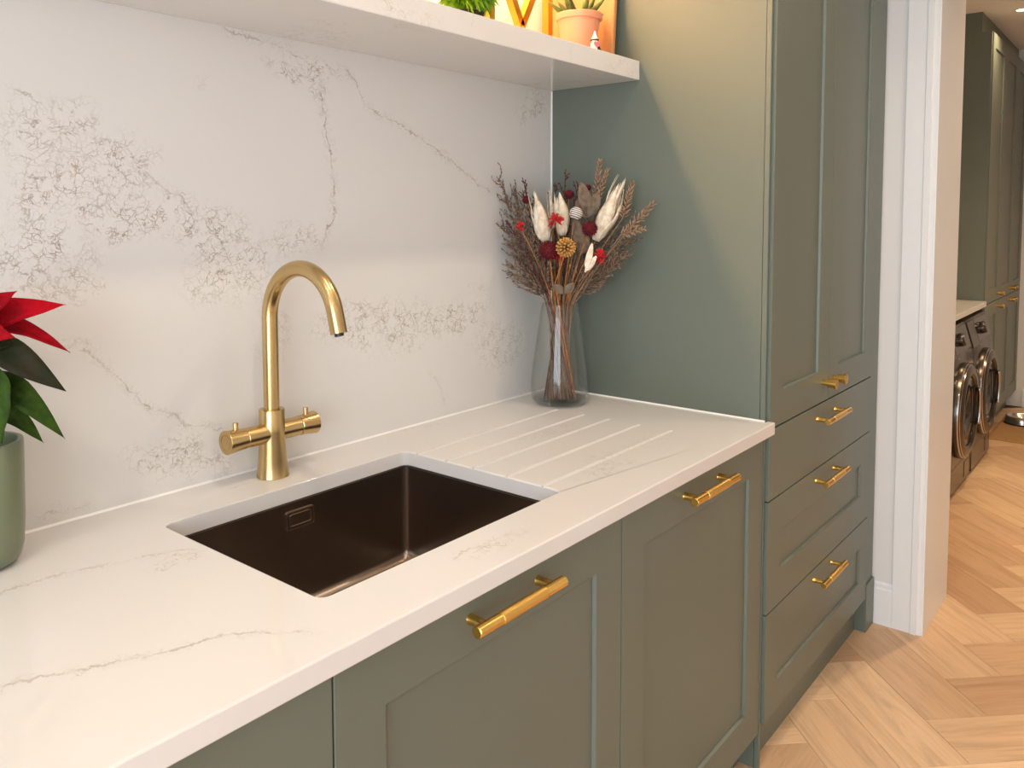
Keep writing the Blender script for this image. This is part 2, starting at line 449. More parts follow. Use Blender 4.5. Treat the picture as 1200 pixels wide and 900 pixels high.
# ------------------------------------------------------------------ splashback, worktop, shelf
box('splashback', (-2.9, 0.0, ZT+0.0002), (0, 0.0199, 1.83), M['splash_stone'])
tag(bpy.data.objects['splashback'], 'pale quartz splashback slab with fine brown crackle veining behind the tap', 'splashback')
def rounded_rect(x0, x1, y0, y1, r, n=6):
    pts = []
    for cx_, cy_, a0 in ((x1-r, y1-r, 0), (x0+r, y1-r, 90), (x0+r, y0+r, 180), (x1-r, y0+r, 270)):
        for i in range(n+1):
            a = math.radians(a0+90*i/n); pts.append((cx_+r*math.cos(a), cy_+r*math.sin(a)))
    return pts
SX0, SX1, SY0, SY1 = -1.309, -0.746, -0.558, -0.140
def slab_with_hole(name, outer, hole, z0, z1, material):
    bm = bmesh.new()
    def loop(p, z): return [bm.verts.new((x, y, z)) for x, y in p]
    top_o, top_h = loop(outer, z1), loop(hole, z1)
    for l_ in (top_o, top_h):
        for i in range(len(l_)): bm.edges.new((l_[i], l_[(i+1) % len(l_)]))
    bmesh.ops.triangle_fill(bm, use_beauty=True, use_dissolve=False, edges=bm.edges[:])
    r = bmesh.ops.extrude_face_region(bm, geom=bm.faces[:])
    bmesh.ops.translate(bm, vec=(0, 0, z0-z1), verts=[g for g in r['geom'] if isinstance(g, bmesh.types.BMVert)])
    return finish(name, bm, material)
outer = [(-2.9, -0.0005), (-0.0005, -0.0005), (-0.0005, -0.6545), (0.0125, -0.6545), (0.0125, -0.675), (-2.9, -0.675)]
wt = slab_with_hole('worktop', outer, rounded_rect(SX0, SX1, SY0, SY1, 0.018), ZB, ZT, M['top_stone'])
cutter_bm = bmesh.new()
for gy in (-0.177, -0.262, -0.338, -0.425, -0.513):
    add_lathe(cutter_bm, [(0.0005, 0), (0.0065, 0.02), (0.0075, 0.53), (0.0005, 0.55)], 12, (-0.205, gy, ZT+0.0035), (-1, 0, -0.004))
cut = finish('cutter', cutter_bm, None)
bv = wt.modifiers.new('bevel', 'BEVEL'); bv.width = 0.0025; bv.segments = 2; bv.limit_method = 'ANGLE'; bv.angle_limit = math.radians(50)
bo = wt.modifiers.new('grooves', 'BOOLEAN'); bo.operation = 'DIFFERENCE'; bo.object = cut; bo.solver = 'EXACT'
dg = bpy.context.evaluated_depsgraph_get()
new = bpy.data.meshes.new_from_object(wt.evaluated_get(dg))
wt.modifiers.clear(); wt.data = new
bpy.data.objects.remove(cut, do_unlink=True)
tag(wt, 'cream quartz worktop with sink cut-out and five drainer grooves', 'worktop')
bm = bmesh.new()
add_prism(bm, [(0.0, ZT), (-0.0035, ZT), (-0.0015, ZT+0.0015), (0.0, ZT+0.0035)], -2.9, -0.001, axis='x')
finish('sealant_bead', bm, M['sealant'], wt)
bm = bmesh.new()
add_prism(bm, [(0.0, ZT), (-0.0035, ZT), (0.0, ZT+0.0035)], -0.6535, -0.003, axis='y')
finish('sealant_bead', bm, M['sealant'], wt)
bm = bmesh.new()
add_prism(bm, [(-0.0002, -0.0002), (-0.0035, -0.0002), (-0.0002, -0.0035)], ZT+0.004, 1.784, axis='z')
finish('sealant_bead', bm, M['sealant'], bpy.data.objects['splashback'])

SHZ0, SHZ1, SHY = 1.7854, 1.8368, -0.2925
sh = box('stone_shelf', (-2.9, SHY, SHZ0), (-0.0005, -0.0002, SHZ1), M['shelf_stone'], None, 0.002, 2)
tag(sh, 'thick pale quartz shelf spanning the splashback beside the tall green unit', 'shelf')

# ------------------------------------------------------------------ sink
sink = thing('sink', 'dark gunmetal steel undermount sink set into the worktop', 'sink', (0, 0, 0))
bm = bmesh.new()
gx = 0.004
rings = []
SB = 0.664
prof = [(0.012, ZB-0.0008, 0.02), (-gx, ZB-0.0008, 0.016), (-gx, ZB-0.004, 0.016), (-gx-0.001, SB+0.030, 0.016), (-gx-0.0035, SB+0.018, 0.016), (-gx-0.009, SB+0.009, 0.016), (-gx-0.018, SB+0.0035, 0.016), (-gx-0.030, SB, 0.016)]
for off, z, r in prof:
    pts = rounded_rect(SX0-off, SX1+off, SY0-off, SY1+off, max(0.006, r+off*0.5), 6)
    rings.append([bm.verts.new((x, y, z)) for x, y in pts])
for a, b in zip(rings, rings[1:]):
    n = len(a)
    for i in range(n): bm.faces.new((a[i], a[(i+1) % n], b[(i+1) % n], b[i]))
bm.faces.new(rings[-1])
for f in bm.faces: f.normal_update()
o = finish('bowl', bm, M['sink'], sink, True, 40)
sd = o.modifiers.new('thickness', 'SOLIDIFY'); sd.thickness = 0.0015; sd.offset = -1
# overflow plate on the back wall of the bowl
oy = SY1-gx-0.0005
M['sink_line'] = mat('bright_bronze', (0.72, 0.66, 0.58, 1), 0.22, 1.0)
box('overflow_plate', (-1.064, oy, 0.8225), (-1.003, oy-0.0018, 0.8555), M['sink'], sink, 0.0008, 1)
for (x0, x1, z0, z1, w_, d_o) in ((-1.066, -1.001, 0.821, 0.857, 0.0012, 0.0024), (-1.0585, -1.0085, 0.8275, 0.8505, 0.0010, 0.0030)):
    ov = bmesh.new()
    A = [ov.verts.new((x, oy-d_o, z)) for x, z in rounded_rect(x0, x1, z0, z1, 0.004, 3)]
    B = [ov.verts.new((x, oy-d_o, z)) for x, z in rounded_rect(x0+w_, x1-w_, z0+w_, z1-w_, 0.003, 3)]
    A2 = [ov.verts.new((v.co.x, oy-0.0002, v.co.z)) for v in A]; B2 = [ov.verts.new((v.co.x, oy-0.0002, v.co.z)) for v in B]
    n = len(A)
    for i in range(n):
        j = (i+1) % n
        for p, q in ((A, B), (A2, A), (B, B2)): ov.faces.new((p[i], p[j], q[j], q[i]))
    finish('overflow_rim', ov, M['sink_line'], sink)
bm = bmesh.new(); add_lathe(bm, [(0.045, 0.0), (0.045, 0.003), (0.036, 0.005), (0.03, 0.002), (0.001, 0.002)], 28, (-1.03, -0.35, SB))
finish('drain', bm, M['chrome'], sink, True, 30)

# ------------------------------------------------------------------ tap
TX, TY = -1.034, -0.061
tap = thing('mixer_tap', 'brushed gold swan neck mixer tap with two side levers', 'tap', (TX, TY, ZT+0.0003))
bm = bmesh.new()
add_lathe(bm, [(0.0315, 0), (0.032, 0.001), (0.0315, 0.003), (0.0285, 0.03), (0.0258, 0.065), (0.0250, 0.09), (0.0250, 0.1335), (0.0245, 0.1345), (0.0175, 0.1345)], 40)
finish('body', bm, M['tap_gold'], tap, True, 35)
bm = bmesh.new(); RA = 0.101; top = 1.338-ZT-0.0165-RA
pts = [(0, 0, 0.12), (0, 0, 0.2), (0, 0, 0.27)]
pts += [(0, -RA+RA*math.cos(a), top+RA*math.sin(a)) for a in [math.radians(d) for d in range(0, 172, 6)]]
e = Vector(pts[-1]); d_ = (e-Vector(pts[-2])).normalized(); pts.append(tuple(e+d_*0.035))
add_tube(bm, pts, 0.0155, 24)
sp_ = finish('spout', bm, M['tap_gold'], tap, True, 40)
bm = bmesh.new(); add_lathe(bm, [(0.0085, 0), (0.0085, 0.006)], 20, e+d_*0.034, d_)
finish('nozzle', bm, M['black'], tap, True, 40)
bm = bmesh.new(); add_lathe(bm, [(0.0175, 0.132), (0.0175, 0.1352), (0.0155, 0.1356)], 28, cap0=False, cap1=False)
finish('collar', bm, M['tap_gold'], tap, True, 40)
HZ = 0.088
for s in (-1, 1):
    bm = bmesh.new(); add_lathe(bm, [(0.0195, 0.012), (0.0195, 0.062), (0.0185, 0.063)], 32, (0, 0, HZ), (s, 0, 0))
    finish('side_arm', bm, M['tap_gold_x'], tap, True, 35)
    bm = bmesh.new()
    add_lathe(bm, [(0.0188, 0.0635), (0.0200, 0.0645), (0.0205, 0.075), (0.0230, 0.100), (0.0233, 0.1030), (0.0226, 0.1040), (0.0150, 0.1040), (0.0148, 0.1033), (0.0140, 0.1033), (0.0138, 0.1040), (0.0001, 0.1040)], 36, (0, 0, HZ), (s, 0, 0))
    h = finish('lever', bm, M['tap_gold_x'], tap, True, 35)
    bm = bmesh.new(); add_lathe(bm, [(0.0052, 0.018), (0.0052, 0.0335), (0.0046, 0.0345)], 16, (s*0.082, 0, HZ), (0, 0, 1))
    finish('lever_pin', bm, M['tap_gold'], h, True, 35)

# ------------------------------------------------------------------ cabinets
def shaker_door(name, x0, x1, z0, z1, yf, th, parent, stile=0.088, recess=0.0075, material=None, flat=False):
    """door or drawer front facing -y; its panel is a child"""
    material = material or M['green']
    if flat: return box(name, (x0, yf, z0), (x1, yf+th, z1), material, parent, 0.0012, 2)
    bm = bmesh.new()
    def rect(i, y): return [bm.verts.new(p) for p in ((x0+i, y, z0+i), (x1-i, y, z0+i), (x1-i, y, z1-i), (x0+i, y, z1-i))]
    L = [rect(0, yf+th), rect(0, yf+0.001), rect(0.001, yf), rect(stile-0.0035, yf), rect(stile-0.0022, yf+0.0010), rect(stile, yf+recess-0.0005), rect(stile, yf+th)]
    for a, b in zip(L, L[1:]):
        for i in range(4): bm.faces.new((a[i], a[(i+1) % 4], b[(i+1) % 4], b[i]))
    for i in range(4): bm.faces.new((L[-1][i], L[-1][(i+1) % 4], L[0][(i+1) % 4], L[0][i]))
    d = finish(name, bm, material, parent)
    box('panel', (x0+stile-0.0035, yf+recess, z0+stile-0.0035), (x1-stile+0.0035, yf+th-0.002, z1-stile+0.0035), material, d)
    return d
def bar_handle(parent, xc, z, yf, length=0.21, r=0.0098, off=0.034):
    yb = yf-off
    bm = bmesh.new(); L_ = length
    add_lathe(bm, [(r*0.80, 0), (r*0.95, 0.0012), (r*0.95, L_*0.24), (r*0.75, L_*0.243), (r*0.75, L_*0.757), (r*0.95, L_*0.76), (r*0.95, L_-0.0012), (r*0.80, L_)], 20, (xc-L_/2, yb, z), (1, 0, 0))
    for s in (-1, 1):
        add_lathe(bm, [(r*0.88, 0), (r*0.82, 0.002), (r*0.76, 0.010), (r*0.74, off)], 18, (xc+s*length*0.385, yf, z), (0, -1, 0))
    h = finish('handle', bm, M['gold'], parent, True, 35)
    bm = bmesh.new()
    add_lathe(bm, [(r*0.85, 0), (r, 0.0008), (r, length*0.515-0.0008), (r*0.85, length*0.515)], 24, (xc-length*0.2575, yb, z), (1, 0, 0))
    return h, finish('knurled_grip', bm, M['knurl'], parent, True, 35)
DF = -0.653
DT, DB = 0.868, 0.099
runs = [(-2.0515, -1.3690, 'green shaker base cabinet left of the sink cabinet under the worktop'),
        (-1.3690, -0.6866, 'green shaker base cabinet under the sink with gold bar handle'),
        (-0.6866, -0.0035, 'green shaker base cabinet between sink cabinet and tall unit under drainer')]
for x0, x1, lab in runs:
    c = thing('base_cabinet', lab, 'cabinet', group='shaker base cabinets under the worktop')
    bm = bmesh.new()     # open carcass: sides, back, bottom, front rail
    add_box(bm, (x0+0.0005, -0.63, 0.10), (x0+0.018, -0.01, ZB-0.001)); add_box(bm, (x1-0.018, -0.63, 0.10), (x1-0.0005, -0.01, ZB-0.001))
    add_box(bm, (x0+0.018, -0.03, 0.10), (x1-0.018, -0.01, ZB-0.001)); add_box(bm, (x0+0.018, -0.63, 0.10), (x1-0.018, -0.03, 0.118))
    add_box(bm, (x0+0.018, -0.63, ZB-0.06), (x1-0.018, -0.612, ZB-0.001))
    finish('carcass', bm, M['green'], c)
    d = shaker_door('door', x0+0.0015, x1-0.0015, DB, DT, DF, 0.022, c)
    bar_handle(d, (x0+x1)/2-0.005, 0.833, DF, 0.215)
    box('plinth', (x0, -0.60, 0), (x1, -0.582, 0.0985), M['green'], c)

TF = -0.661
tall = thing('larder_unit', 'tall green shaker larder unit with two doors over three drawers', 'larder cabinet')
bm = bmesh.new(); add_box(bm, (0.0, -0.6395, 0), (0.010, -0.0005, 2.45)); add_box(bm, (0.0, -0.653, 0), (0.010, -0.6402, 2.45), 0.001, 1)
finish('side_panel', bm, M['green'], tall)
box('carcass', (0.0105, -0.636, 0.11), (0.995, -0.001, 2.45), M['green'], tall)
dl = shaker_door('door', 0.0130, 0.4620, 0.8842, 2.40, TF, 0.022, tall, 0.092)
dr = shaker_door('door', 0.4650, 0.9100, 0.8842, 2.40, TF, 0.022, tall, 0.092)
shaker_door('drawer', 0.0130, 0.9100, 0.6990, 0.8805, TF, 0.022, tall, flat=True)
shaker_door('drawer', 0.0130, 0.9100, 0.4052, 0.6958, TF, 0.022, tall, 0.095)
shaker_door('drawer', 0.0130, 0.9100, 0.1185, 0.4022, TF, 0.022, tall, 0.085)
drs = [o for o in tall.children if o.name.startswith('drawer')]
for dd, z in zip(drs, (0.842, 0.664, 0.374)): bar_handle(dd, 0.450, z, TF, 0.205, 0.0088, 0.036)
for dd, x in ((dl, 0.415), (dr, 0.505)):
    bm = bmesh.new()
    add_lathe(bm, [(0.0075, 0), (0.0075, 0.012), (0.0125, 0.014), (0.0125, 0.032), (0.0155, 0.033), (0.0155, 0.038), (0.0140, 0.0392), (0.0001, 0.0392)], 28, (x, TF, 0.940), (0, -1, 0))
    finish('knob', bm, M['gold'], dd, True, 35)
box('end_stile', (0.9130, -0.657, 0.16), (1.000, -0.636, 2.45), M['green'], tall, 0.001, 1)
box('foot', (0.9100, -0.664, 0), (1.001, -0.60, 0.165), M['green'], tall, 0.002, 2)
box('plinth', (0.0105, -0.6275, 0), (0.9095, -0.609, 0.1175), M['green'], tall)
box('top_rail', (0.0130, -0.657, 2.402), (0.9120, -0.637, 2.45), M['green'], tall)

# ------------------------------------------------------------------ downlights and an added upper shelf for the light strip
ml = mat('lamp_lens', (1, 0.85, 0.65, 1), 0.3); b_ = ml.node_tree.nodes['Principled BSDF']
b_.inputs['Emission Color'].default_value = (1, 0.78, 0.5, 1); b_.inputs['Emission Strength'].default_value = 12
M['lens'] = ml
def downlight(x, y, energy, label, lamp, spread=2.2, color=WARM):
    d = thing('downlight', label, 'ceiling light', (x, y, CEIL), 0, 'recessed ceiling downlights')
    bm = bmesh.new(); add_lathe(bm, [(0.030, -0.001), (0.034, -0.006), (0.044, -0.005), (0.046, -0.0002)], 32, cap0=False, cap1=False)
    finish('trim_ring', bm, M['white_paint'], d, True, 40)
    bm = bmesh.new(); add_lathe(bm, [(0.031, -0.0025), (0.001, -0.0025)], 24, cap0=False)
    finish('lens', bm, M['lens'], d)
    l = area_light(lamp, (0, 0, -0.008), 0.06, energy, color, shape='DISK', spread=spread)
    l.parent = d
    return d
SOFT = (1.0, 0.82, 0.63)
for x, where in ((-2.3, 'plant_end'), (-1.25, 'sink'), (-0.2, 'drainer')):
    downlight(x, -0.80, 3.2, 'warm downlight in the kitchen ceiling above the worktop front', where+'_downlight_offscreen', color=SOFT)
downlight(0.55, -1.45, 3.2, 'warm downlight in the kitchen ceiling by the tall unit', 'tall_unit_downlight_offscreen', color=SOFT)
downlight(2.0, -1.10, 11, 'warm downlight in the utility room ceiling just past the doorway', 'doorway_downlight_offscreen')
downlight(3.758, -0.69, 4, 'warm downlight in the utility room ceiling beside the tall cabinet top', 'utility_downlight')
downlight(3.3, -1.7, 15, 'warm downlight in the utility room ceiling by the far wall', 'far_wall_downlight_offscreen')

mpz = mat('strip_lens', (1, 0.92, 0.82, 1), 0.4); b_ = mpz.node_tree.nodes['Principled BSDF']
b_.inputs['Emission Color'].default_value = (1, 0.72, 0.45, 1); b_.inputs['Emission Strength'].default_value = 3
M['strip_lens'] = mpz
us = box('added_upper_shelf', (-2.9, -0.26, 2.30), (-0.0005, 0.0195, 2.34), M['shelf_stone'], None, 0.002, 2)  # unseen shelf, added above the frame as a mount for the light strip
tag(us, 'added unseen pale shelf high on the wall carrying a warm light strip', 'shelf')
led = thing('light_strip', 'warm light strip under the added upper shelf', 'light strip', (-1.3, -0.085, 2.2995))
box('diffuser', (-1.25, -0.008, -0.008), (1.25, 0.008, 0), M['strip_lens'], led)
l = area_light('shelf_strip_offscreen', (0, 0, -0.0095), 2.5, 32, (1.0, 0.58, 0.26), size_y=0.05); l.parent = led

# ------------------------------------------------------------------ utility room
w2 = box('worktop', (JX+0.0005, -0.573, ZB), (3.668, 0.0195, ZT), M['top_stone'], None, 0.002, 2)
tag(w2, 'pale worktop over the washing machines in the utility room', 'worktop')
def washer(x0, lab):
    x1 = x0+0.598; xc = (x0+x1)/2
    t_ = thing('washing_machine', lab, 'washing machine', group='washing machines under the utility worktop')
    bm = bmesh.new()
    add_prism(bm, [(-0.03, 0.008), (-0.600, 0.008), (-0.612, 0.03), (-0.615, 0.16), (-0.618, 0.66), (-0.565, 0.848), (-0.03, 0.848)], x0, x1, axis='x')
    es = [e for e in bm.edges]
    bmesh.ops.bevel(bm, geom=es, offset=0.006, segments=2, profile=0.5, affect='EDGES')
    finish('body', bm, M['graphite'], t_, True, 30)
    # slanted control panel with dial and drawer
    n = Vector((0, -math.cos(0.275), math.sin(0.275)))
    def pt(x, z, off=0.0):
        k = (z-0.66)/0.188; return Vector((x, -0.618+0.053*k, z)) + n*off
    def slab(name, xa, xb, za, zb, d, m_, parent=t_):
        bm = bmesh.new()
        vs = [bm.verts.new(pt(x, z, o_)) for o_ in (-0.002, d) for x, z in ((xa, za), (xb, za), (xb, zb), (xa, zb))]
        for f in ((0, 1, 2, 3), (4, 5, 6, 7), (0, 1, 5, 4), (1, 2, 6, 5), (2, 3, 7, 6), (3, 0, 4, 7)): bm.faces.new([vs[i] for i in f])
        bmesh.ops.bevel(bm, geom=bm.edges[:], offset=0.0015, segments=1, affect='EDGES')
        return finish(name, bm, m_, parent)
    slab('detergent_drawer', x0+0.012, x0+0.19, 0.70, 0.835, 0.006, M['graphite'])
    cp = slab('control_panel', x0+0.20, x1-0.012, 0.715, 0.835, 0.005, M['dark_gloss'])
    bm = bmesh.new(); add_lathe(bm, [(0.034, 0), (0.034, 0.014), (0.030, 0.026), (0.028, 0.028), (0.0001, 0.028)], 28, pt(xc+0.05, 0.775, 0.005), n)
    finish('dial', bm, M['graphite'], cp, True, 35)
    slab('display', xc+0.11, x1-0.06, 0.745, 0.805, 0.0065, M['dark_gloss'], cp)
    slab('badge', x0+0.24, x0+0.262, 0.690, 0.696, 0.002, M['chrome'])
    # porthole
    zc = 0.425; y0 = -0.617
    bm = bmesh.new()
    add_lathe(bm, [(0.245, 0), (0.245, 0.018), (0.238, 0.034), (0.215, 0.046), (0.190, 0.046), (0.178, 0.036), (0.176, 0.004)], 48, (xc, y0, zc), (0, -1, 0), cap1=False)
    dr_ = finish('door_ring', bm, M['graphite'], t_, True, 30)
    bm = bmesh.new(); add_lathe(bm, [(0.238, 0.0), (0.243, 0.020), (0.2425, 0.024), (0.236, 0.036), (0.234, 0.0362)], 48, (xc, y0-0.0008, zc), (0, -1, 0), cap0=False, cap1=False)
    finish('chrome_rim', bm, M['chrome'], dr_, True, 40)
    bm = bmesh.new(); add_lathe(bm, [(0.178, 0.030), (0.165, 0.036), (0.120, 0.022), (0.060, 0.010), (0.001, 0.006)], 48, (xc, y0, zc), (0, -1, 0), cap0=False)
    finish('door_glass', bm, M['dark_gloss'], dr_, True)
    bm = bmesh.new()
    add_tube(bm, [(xc+0.150+0.02*math.cos(a), y0-0.05-0.006*math.cos(a), zc+0.10*math.sin(a)) for a in [(-1.2+2.4*i/10) for i in range(11)]], 0.009, 10)
    finish('door_grip', bm, M['chrome'], dr_, True)
    box('kick_panel', (x0+0.02, -0.6165, 0.022), (x1-0.02, -0.600, 0.150), M['graphite'], t_, 0.002, 1)
    box('filter_hatch', (x1-0.17, -0.6185, 0.045), (x1-0.05, -0.610, 0.125), M['graphite'], t_, 0.0015, 1)
    for fx in (x0+0.06, x1-0.06):
        bm = bmesh.new(); add_lathe(bm, [(0.022, 0), (0.022, 0.006), (0.012, 0.01)], 16, (fx, -0.55, 0)); finish('foot', bm, M['black'], t_)
washer(2.435, 'graphite front loading washing machine nearer the white door lining')
washer(3.050, 'graphite front loading washing machine next to the utility tall cabinet')

TX0, TX1 = 3.670, 5.148
UF = -0.560
t2 = thing('utility_tall_cabinet', 'tall dark green utility cabinet with six shaker doors beside the washing machines', 'cabinet')
box('side_panel', (TX0, UF+0.006, 0), (TX0+0.018, 0.019, 2.50), M['green'], t2)
box('carcass', (TX0+0.0185, UF+0.022, 0.12), (TX1, 0.019, 2.50), M['green'], t2)
box('top_infill', (TX0+0.004, UF+0.060, 2.5005), (TX1, 0.019, CEIL-0.0005), M['green'], t2)
box('plinth', (TX0+0.0185, UF+0.060, 0), (TX1, UF+0.078, 0.119), M['green'], t2)
sx = [TX0+0.019, 4.190, 4.690, TX1-0.002]
for i in range(3):
    for z0, z1, kz, up_ in ((0.124, 0.874, 0.836, 0), (0.878, 2.498, 0.918, 1)):
        d = shaker_door('door', sx[i]+0.0015, sx[i+1]-0.0015, z0, z1, UF, 0.020, t2, 0.085)
        kx = sx[i+1]-0.042 if i < 2 else sx[i]+0.042
        bm = bmesh.new(); add_lathe(bm, [(0.008, 0), (0.008, 0.014), (0.013, 0.016), (0.013, 0.032), (0.016, 0.033), (0.016, 0.039), (0.0001, 0.039)], 20, (kx, UF, kz), (0, -1, 0))
        finish('knob', bm, M['gold'], d, True, 35)

# mat and bowls on the floor
mj = mat('jute', srgb(176, 132, 84), 0.95); t = NT(mj); o = t.obj()
wv = t.n('ShaderNodeTexWave', wave_type='BANDS', bands_direction='X'); wv.inputs['Scale'].default_value = 30; wv.inputs['Distortion'].default_value = 3; t.l(o, wv.inputs['Vector'])
t.l(t.mix(t.math('MULTIPLY', wv.outputs['Fac'], t.noise(o, 60, 3)), srgb(190, 148, 98), srgb(120, 82, 46)), t.b.inputs['Base Color']); t.bump(wv.outputs['Fac'], 0.8, 0.004)
M['jute'] = mj
mt_ = thing('floor_mat', 'brown woven jute mat under the steel bowls on the utility floor', 'mat', (4.40, -0.80, 0.0005))
bm = bmesh.new(); add_box(bm, (-0.42, -0.24, 0), (0.42, 0.24, 0.009), 0.004, 2); finish('weave', bm, M['jute'], mt_)
bm = bmesh.new()
for i in range(85):
    x = -0.42+0.84*i/84
    for s in (-1, 1): add_box(bm, (x-0.003, s*0.24, 0.001), (x+0.003, s*0.249, 0.007))
f_ = finish('edge_binding', bm, M['jute'], mt_); f_['kind'] = 'stuff'
def bowl(x, y, lab):
    t_ = thing('pet_bowl', lab, 'bowl', (x, y, 0.010))
    bm = bmesh.new()
    add_lathe(bm, [(0.098, 0.0), (0.104, 0.004), (0.100, 0.02), (0.092, 0.046), (0.094, 0.052), (0.088, 0.054), (0.083, 0.049), (0.066, 0.016), (0.03, 0.009), (0.001, 0.008)], 36, cap0=True)
    finish('shell', bm, M['steel'], t_, True, 40)
    bm = bmesh.new(); add_lathe(bm, [(0.1045, 0.0005), (0.1060, 0.002), (0.1060, 0.008), (0.1030, 0.010)], 36, cap0=False, cap1=False)
    finish('rubber_base', bm, M['black'], t_, True, 40)
bowl(4.52, -0.675, 'stainless steel pet bowl on the jute mat beside the utility cabinet')
bowl(4.66, -0.86, 'stainless steel pet bowl on the jute mat, further from the cabinet doors')

# ------------------------------------------------------------------ plant in green pot at the left end of the worktop
M['pot_glaze'] = mat('sage_glaze', srgb(118, 126, 100), 0.28)
M['soil'] = mat('soil', srgb(30, 22, 16), 0.95)
def leafmat(name, c0, c1, rough=0.4):
    m = mat(name, c0, rough); t = NT(m); o = t.obj()
    t.l(t.mix(t.mapr(t.noise(o, 26, 4, 0.6), 0.35, 0.7, 0, 1), c0, c1), t.b.inputs['Base Color'])
    t.bump(t.noise(o, 90, 3), 0.5, 0.003)
    t.b.inputs['Specular IOR Level'].default_value = 0.12
    return m
M['red_bract'] = leafmat('red_bract', srgb(160, 0, 20), srgb(122, 0, 14), 0.8)
M['green_leaf'] = leafmat('green_leaf', srgb(56, 80, 20), srgb(30, 52, 12), 0.5)
M['dark_leaf'] = leafmat('dark_leaf', srgb(42, 38, 22), srgb(28, 36, 16), 0.6)
M['stem_green'] = mat('stem_green', srgb(96, 104, 56), 0.5)
pc = on('z', ZT, -25, 663)
pot = thing('poinsettia', 'red poinsettia plant in a sage green pot on the worktop', 'potted plant', (pc.x, pc.y, ZT+0.0003))
PR, PH = 0.0645, 0.186
bm = bmesh.new()
add_lathe(bm, [(0.038, 0.0), (0.049, 0.003), (0.056, 0.011), (0.0605, 0.028), (0.063, 0.07), (PR, PH-0.004), (PR-0.001, PH-0.0008), (PR-0.004, PH), (PR-0.007, PH-0.001), (PR-0.008, PH-0.006), (PR-0.010, 0.15), (0.001, 0.15)], 48)
finish('pot', bm, M['pot_glaze'], pot, True, 50)
bm = bmesh.new(); add_lathe(bm, [(PR-0.0105, 0.152), (0.04, 0.158), (0.001, 0.160)], 24, cap0=False)
finish('soil', bm, M['soil'], pot, True)
dep = (Vector((pc.x, pc.y, ZT))-CAM).dot(fw)
def loc_at(u, v, d=0.0):
    r = ray(u, v); return CAM + r*(dep+d) - Vector((pc.x, pc.y, ZT+0.0003))
crown = loc_at(-40, 392); crown2 = loc_at(-45, 420)
for b0, b1 in (((-0.015, 0.01, 0.15), crown), ((0.02, -0.015, 0.15), loc_at(-20, 410, -0.02)), ((0.0, 0.02, 0.15), loc_at(-55, 400, -0.04)), ((-0.02, -0.02, 0.15), loc_at(-70, 425, -0.05))):
    bm = bmesh.new(); add_tube(bm, bez(b0, (Vector(b0)+b1)/2+Vector((0.008, 0, 0)), b1, 6), [0.0045-0.0003*i for i in range(7)], 8)
    finish('stem', bm, M['stem_green'], pot, True)
def pleaf(name, root, tip, w_, nrm, m_, droop=0.08, fold=0.12, wave=0.03, twist=0.0):
    bm = bmesh.new()
    add_leaf(bm, root, tip, w_, nrm, fold, droop, 12, lambda k: (math.sin(PI*min(1, k**0.72))**1.0), wave, twist)
    for v in bm.verts:
        if v.co.y+pc.y > -0.004: v.co.y = -0.004-pc.y
    o = finish(name, bm, m_, pot, True, fix=False); solid(o, 0.0006)
    return o
upz = Vector((0, 0, 1)); tocam = -fw
N_ = lambda a, b: (upz*a + tocam*b)
# red bracts that reach into view, then the rest of the whorl
pleaf('bract', loc_at(-38, 388), loc_at(77, 357, -0.03), 0.050, N_(0.5, 1), M['red_bract'], 0.10)
pleaf('bract', loc_at(-36, 384), loc_at(82, 413, -0.01), 0.034, N_(0.9, 0.6), M['red_bract'], 0.16)
pleaf('bract', loc_at(-40, 392), loc_at(20, 341, -0.06), 0.050, N_(0.3, 1), M['red_bract'], 0.06)
pleaf('bract', loc_at(-40, 392), loc_at(18, 396, -0.10), 0.052, N_(0.5, 1), M['red_bract'], 0.08)
for a in (100, 140, 180, 215, 250, 290, 330):
    r_ = math.radians(a); L_ = R_.uniform(0.10, 0.13)
    tip = crown + Vector((math.cos(r_+0.69)*L_*0.8, math.sin(r_+0.69)*L_*0.7 - 0.02, R_.uniform(-0.01, 0.05)))
    if tip.y + pc.y > -0.008: tip.y = -0.008-pc.y
    pleaf('bract', crown, tip, 0.05, N_(1, 0.3), M['red_bract'], 0.1)
pleaf('leaf', loc_at(-30, 405, -0.02), loc_at(14, 405, -0.05), 0.050, N_(0.7, 0.7), M['dark_leaf'], 0.05)
pleaf('leaf', loc_at(-22, 392, -0.035), loc_at(78, 459, -0.03), 0.044, N_(0.5, 0.9), M['dark_leaf'], 0.10)
pleaf('leaf', loc_at(-30, 440), loc_at(76, 514, -0.015), 0.044, N_(0.8, 0.6), M['green_leaf'], 0.22)
pleaf('leaf', loc_at(-30, 470), loc_at(51, 519, 0.01), 0.036, N_(0.9, 0.6), M['green_leaf'], 0.20)
pleaf('leaf', loc_at(-12, 425, -0.05), loc_at(2, 520, -0.06), 0.062, N_(0.1, 1), M['green_leaf'], 0.05)
for a in (120, 170, 220, 270):
    r_ = math.radians(a); tip = crown2 + Vector((math.cos(r_)*0.12, math.sin(r_)*0.10, -0.06))
    if tip.y + pc.y > -0.008: tip.y = -0.008-pc.y
    pleaf('leaf', crown2, tip, 0.05, N_(1, 0.3), M['green_leaf'], 0.18)
bm = bmesh.new()
for i in range(9):
    a = i*2.4; r_ = 0.004*math.sqrt(i)
    bmesh.ops.create_icosphere(bm, subdivisions=1, radius=0.0035, matrix=Matrix.Translation(crown+Vector((math.cos(a)*r_, math.sin(a)*r_-0.006, 0.006))))
finish('flower_buds', bm, M['stem_green'], pot, True)['kind'] = 'stuff'

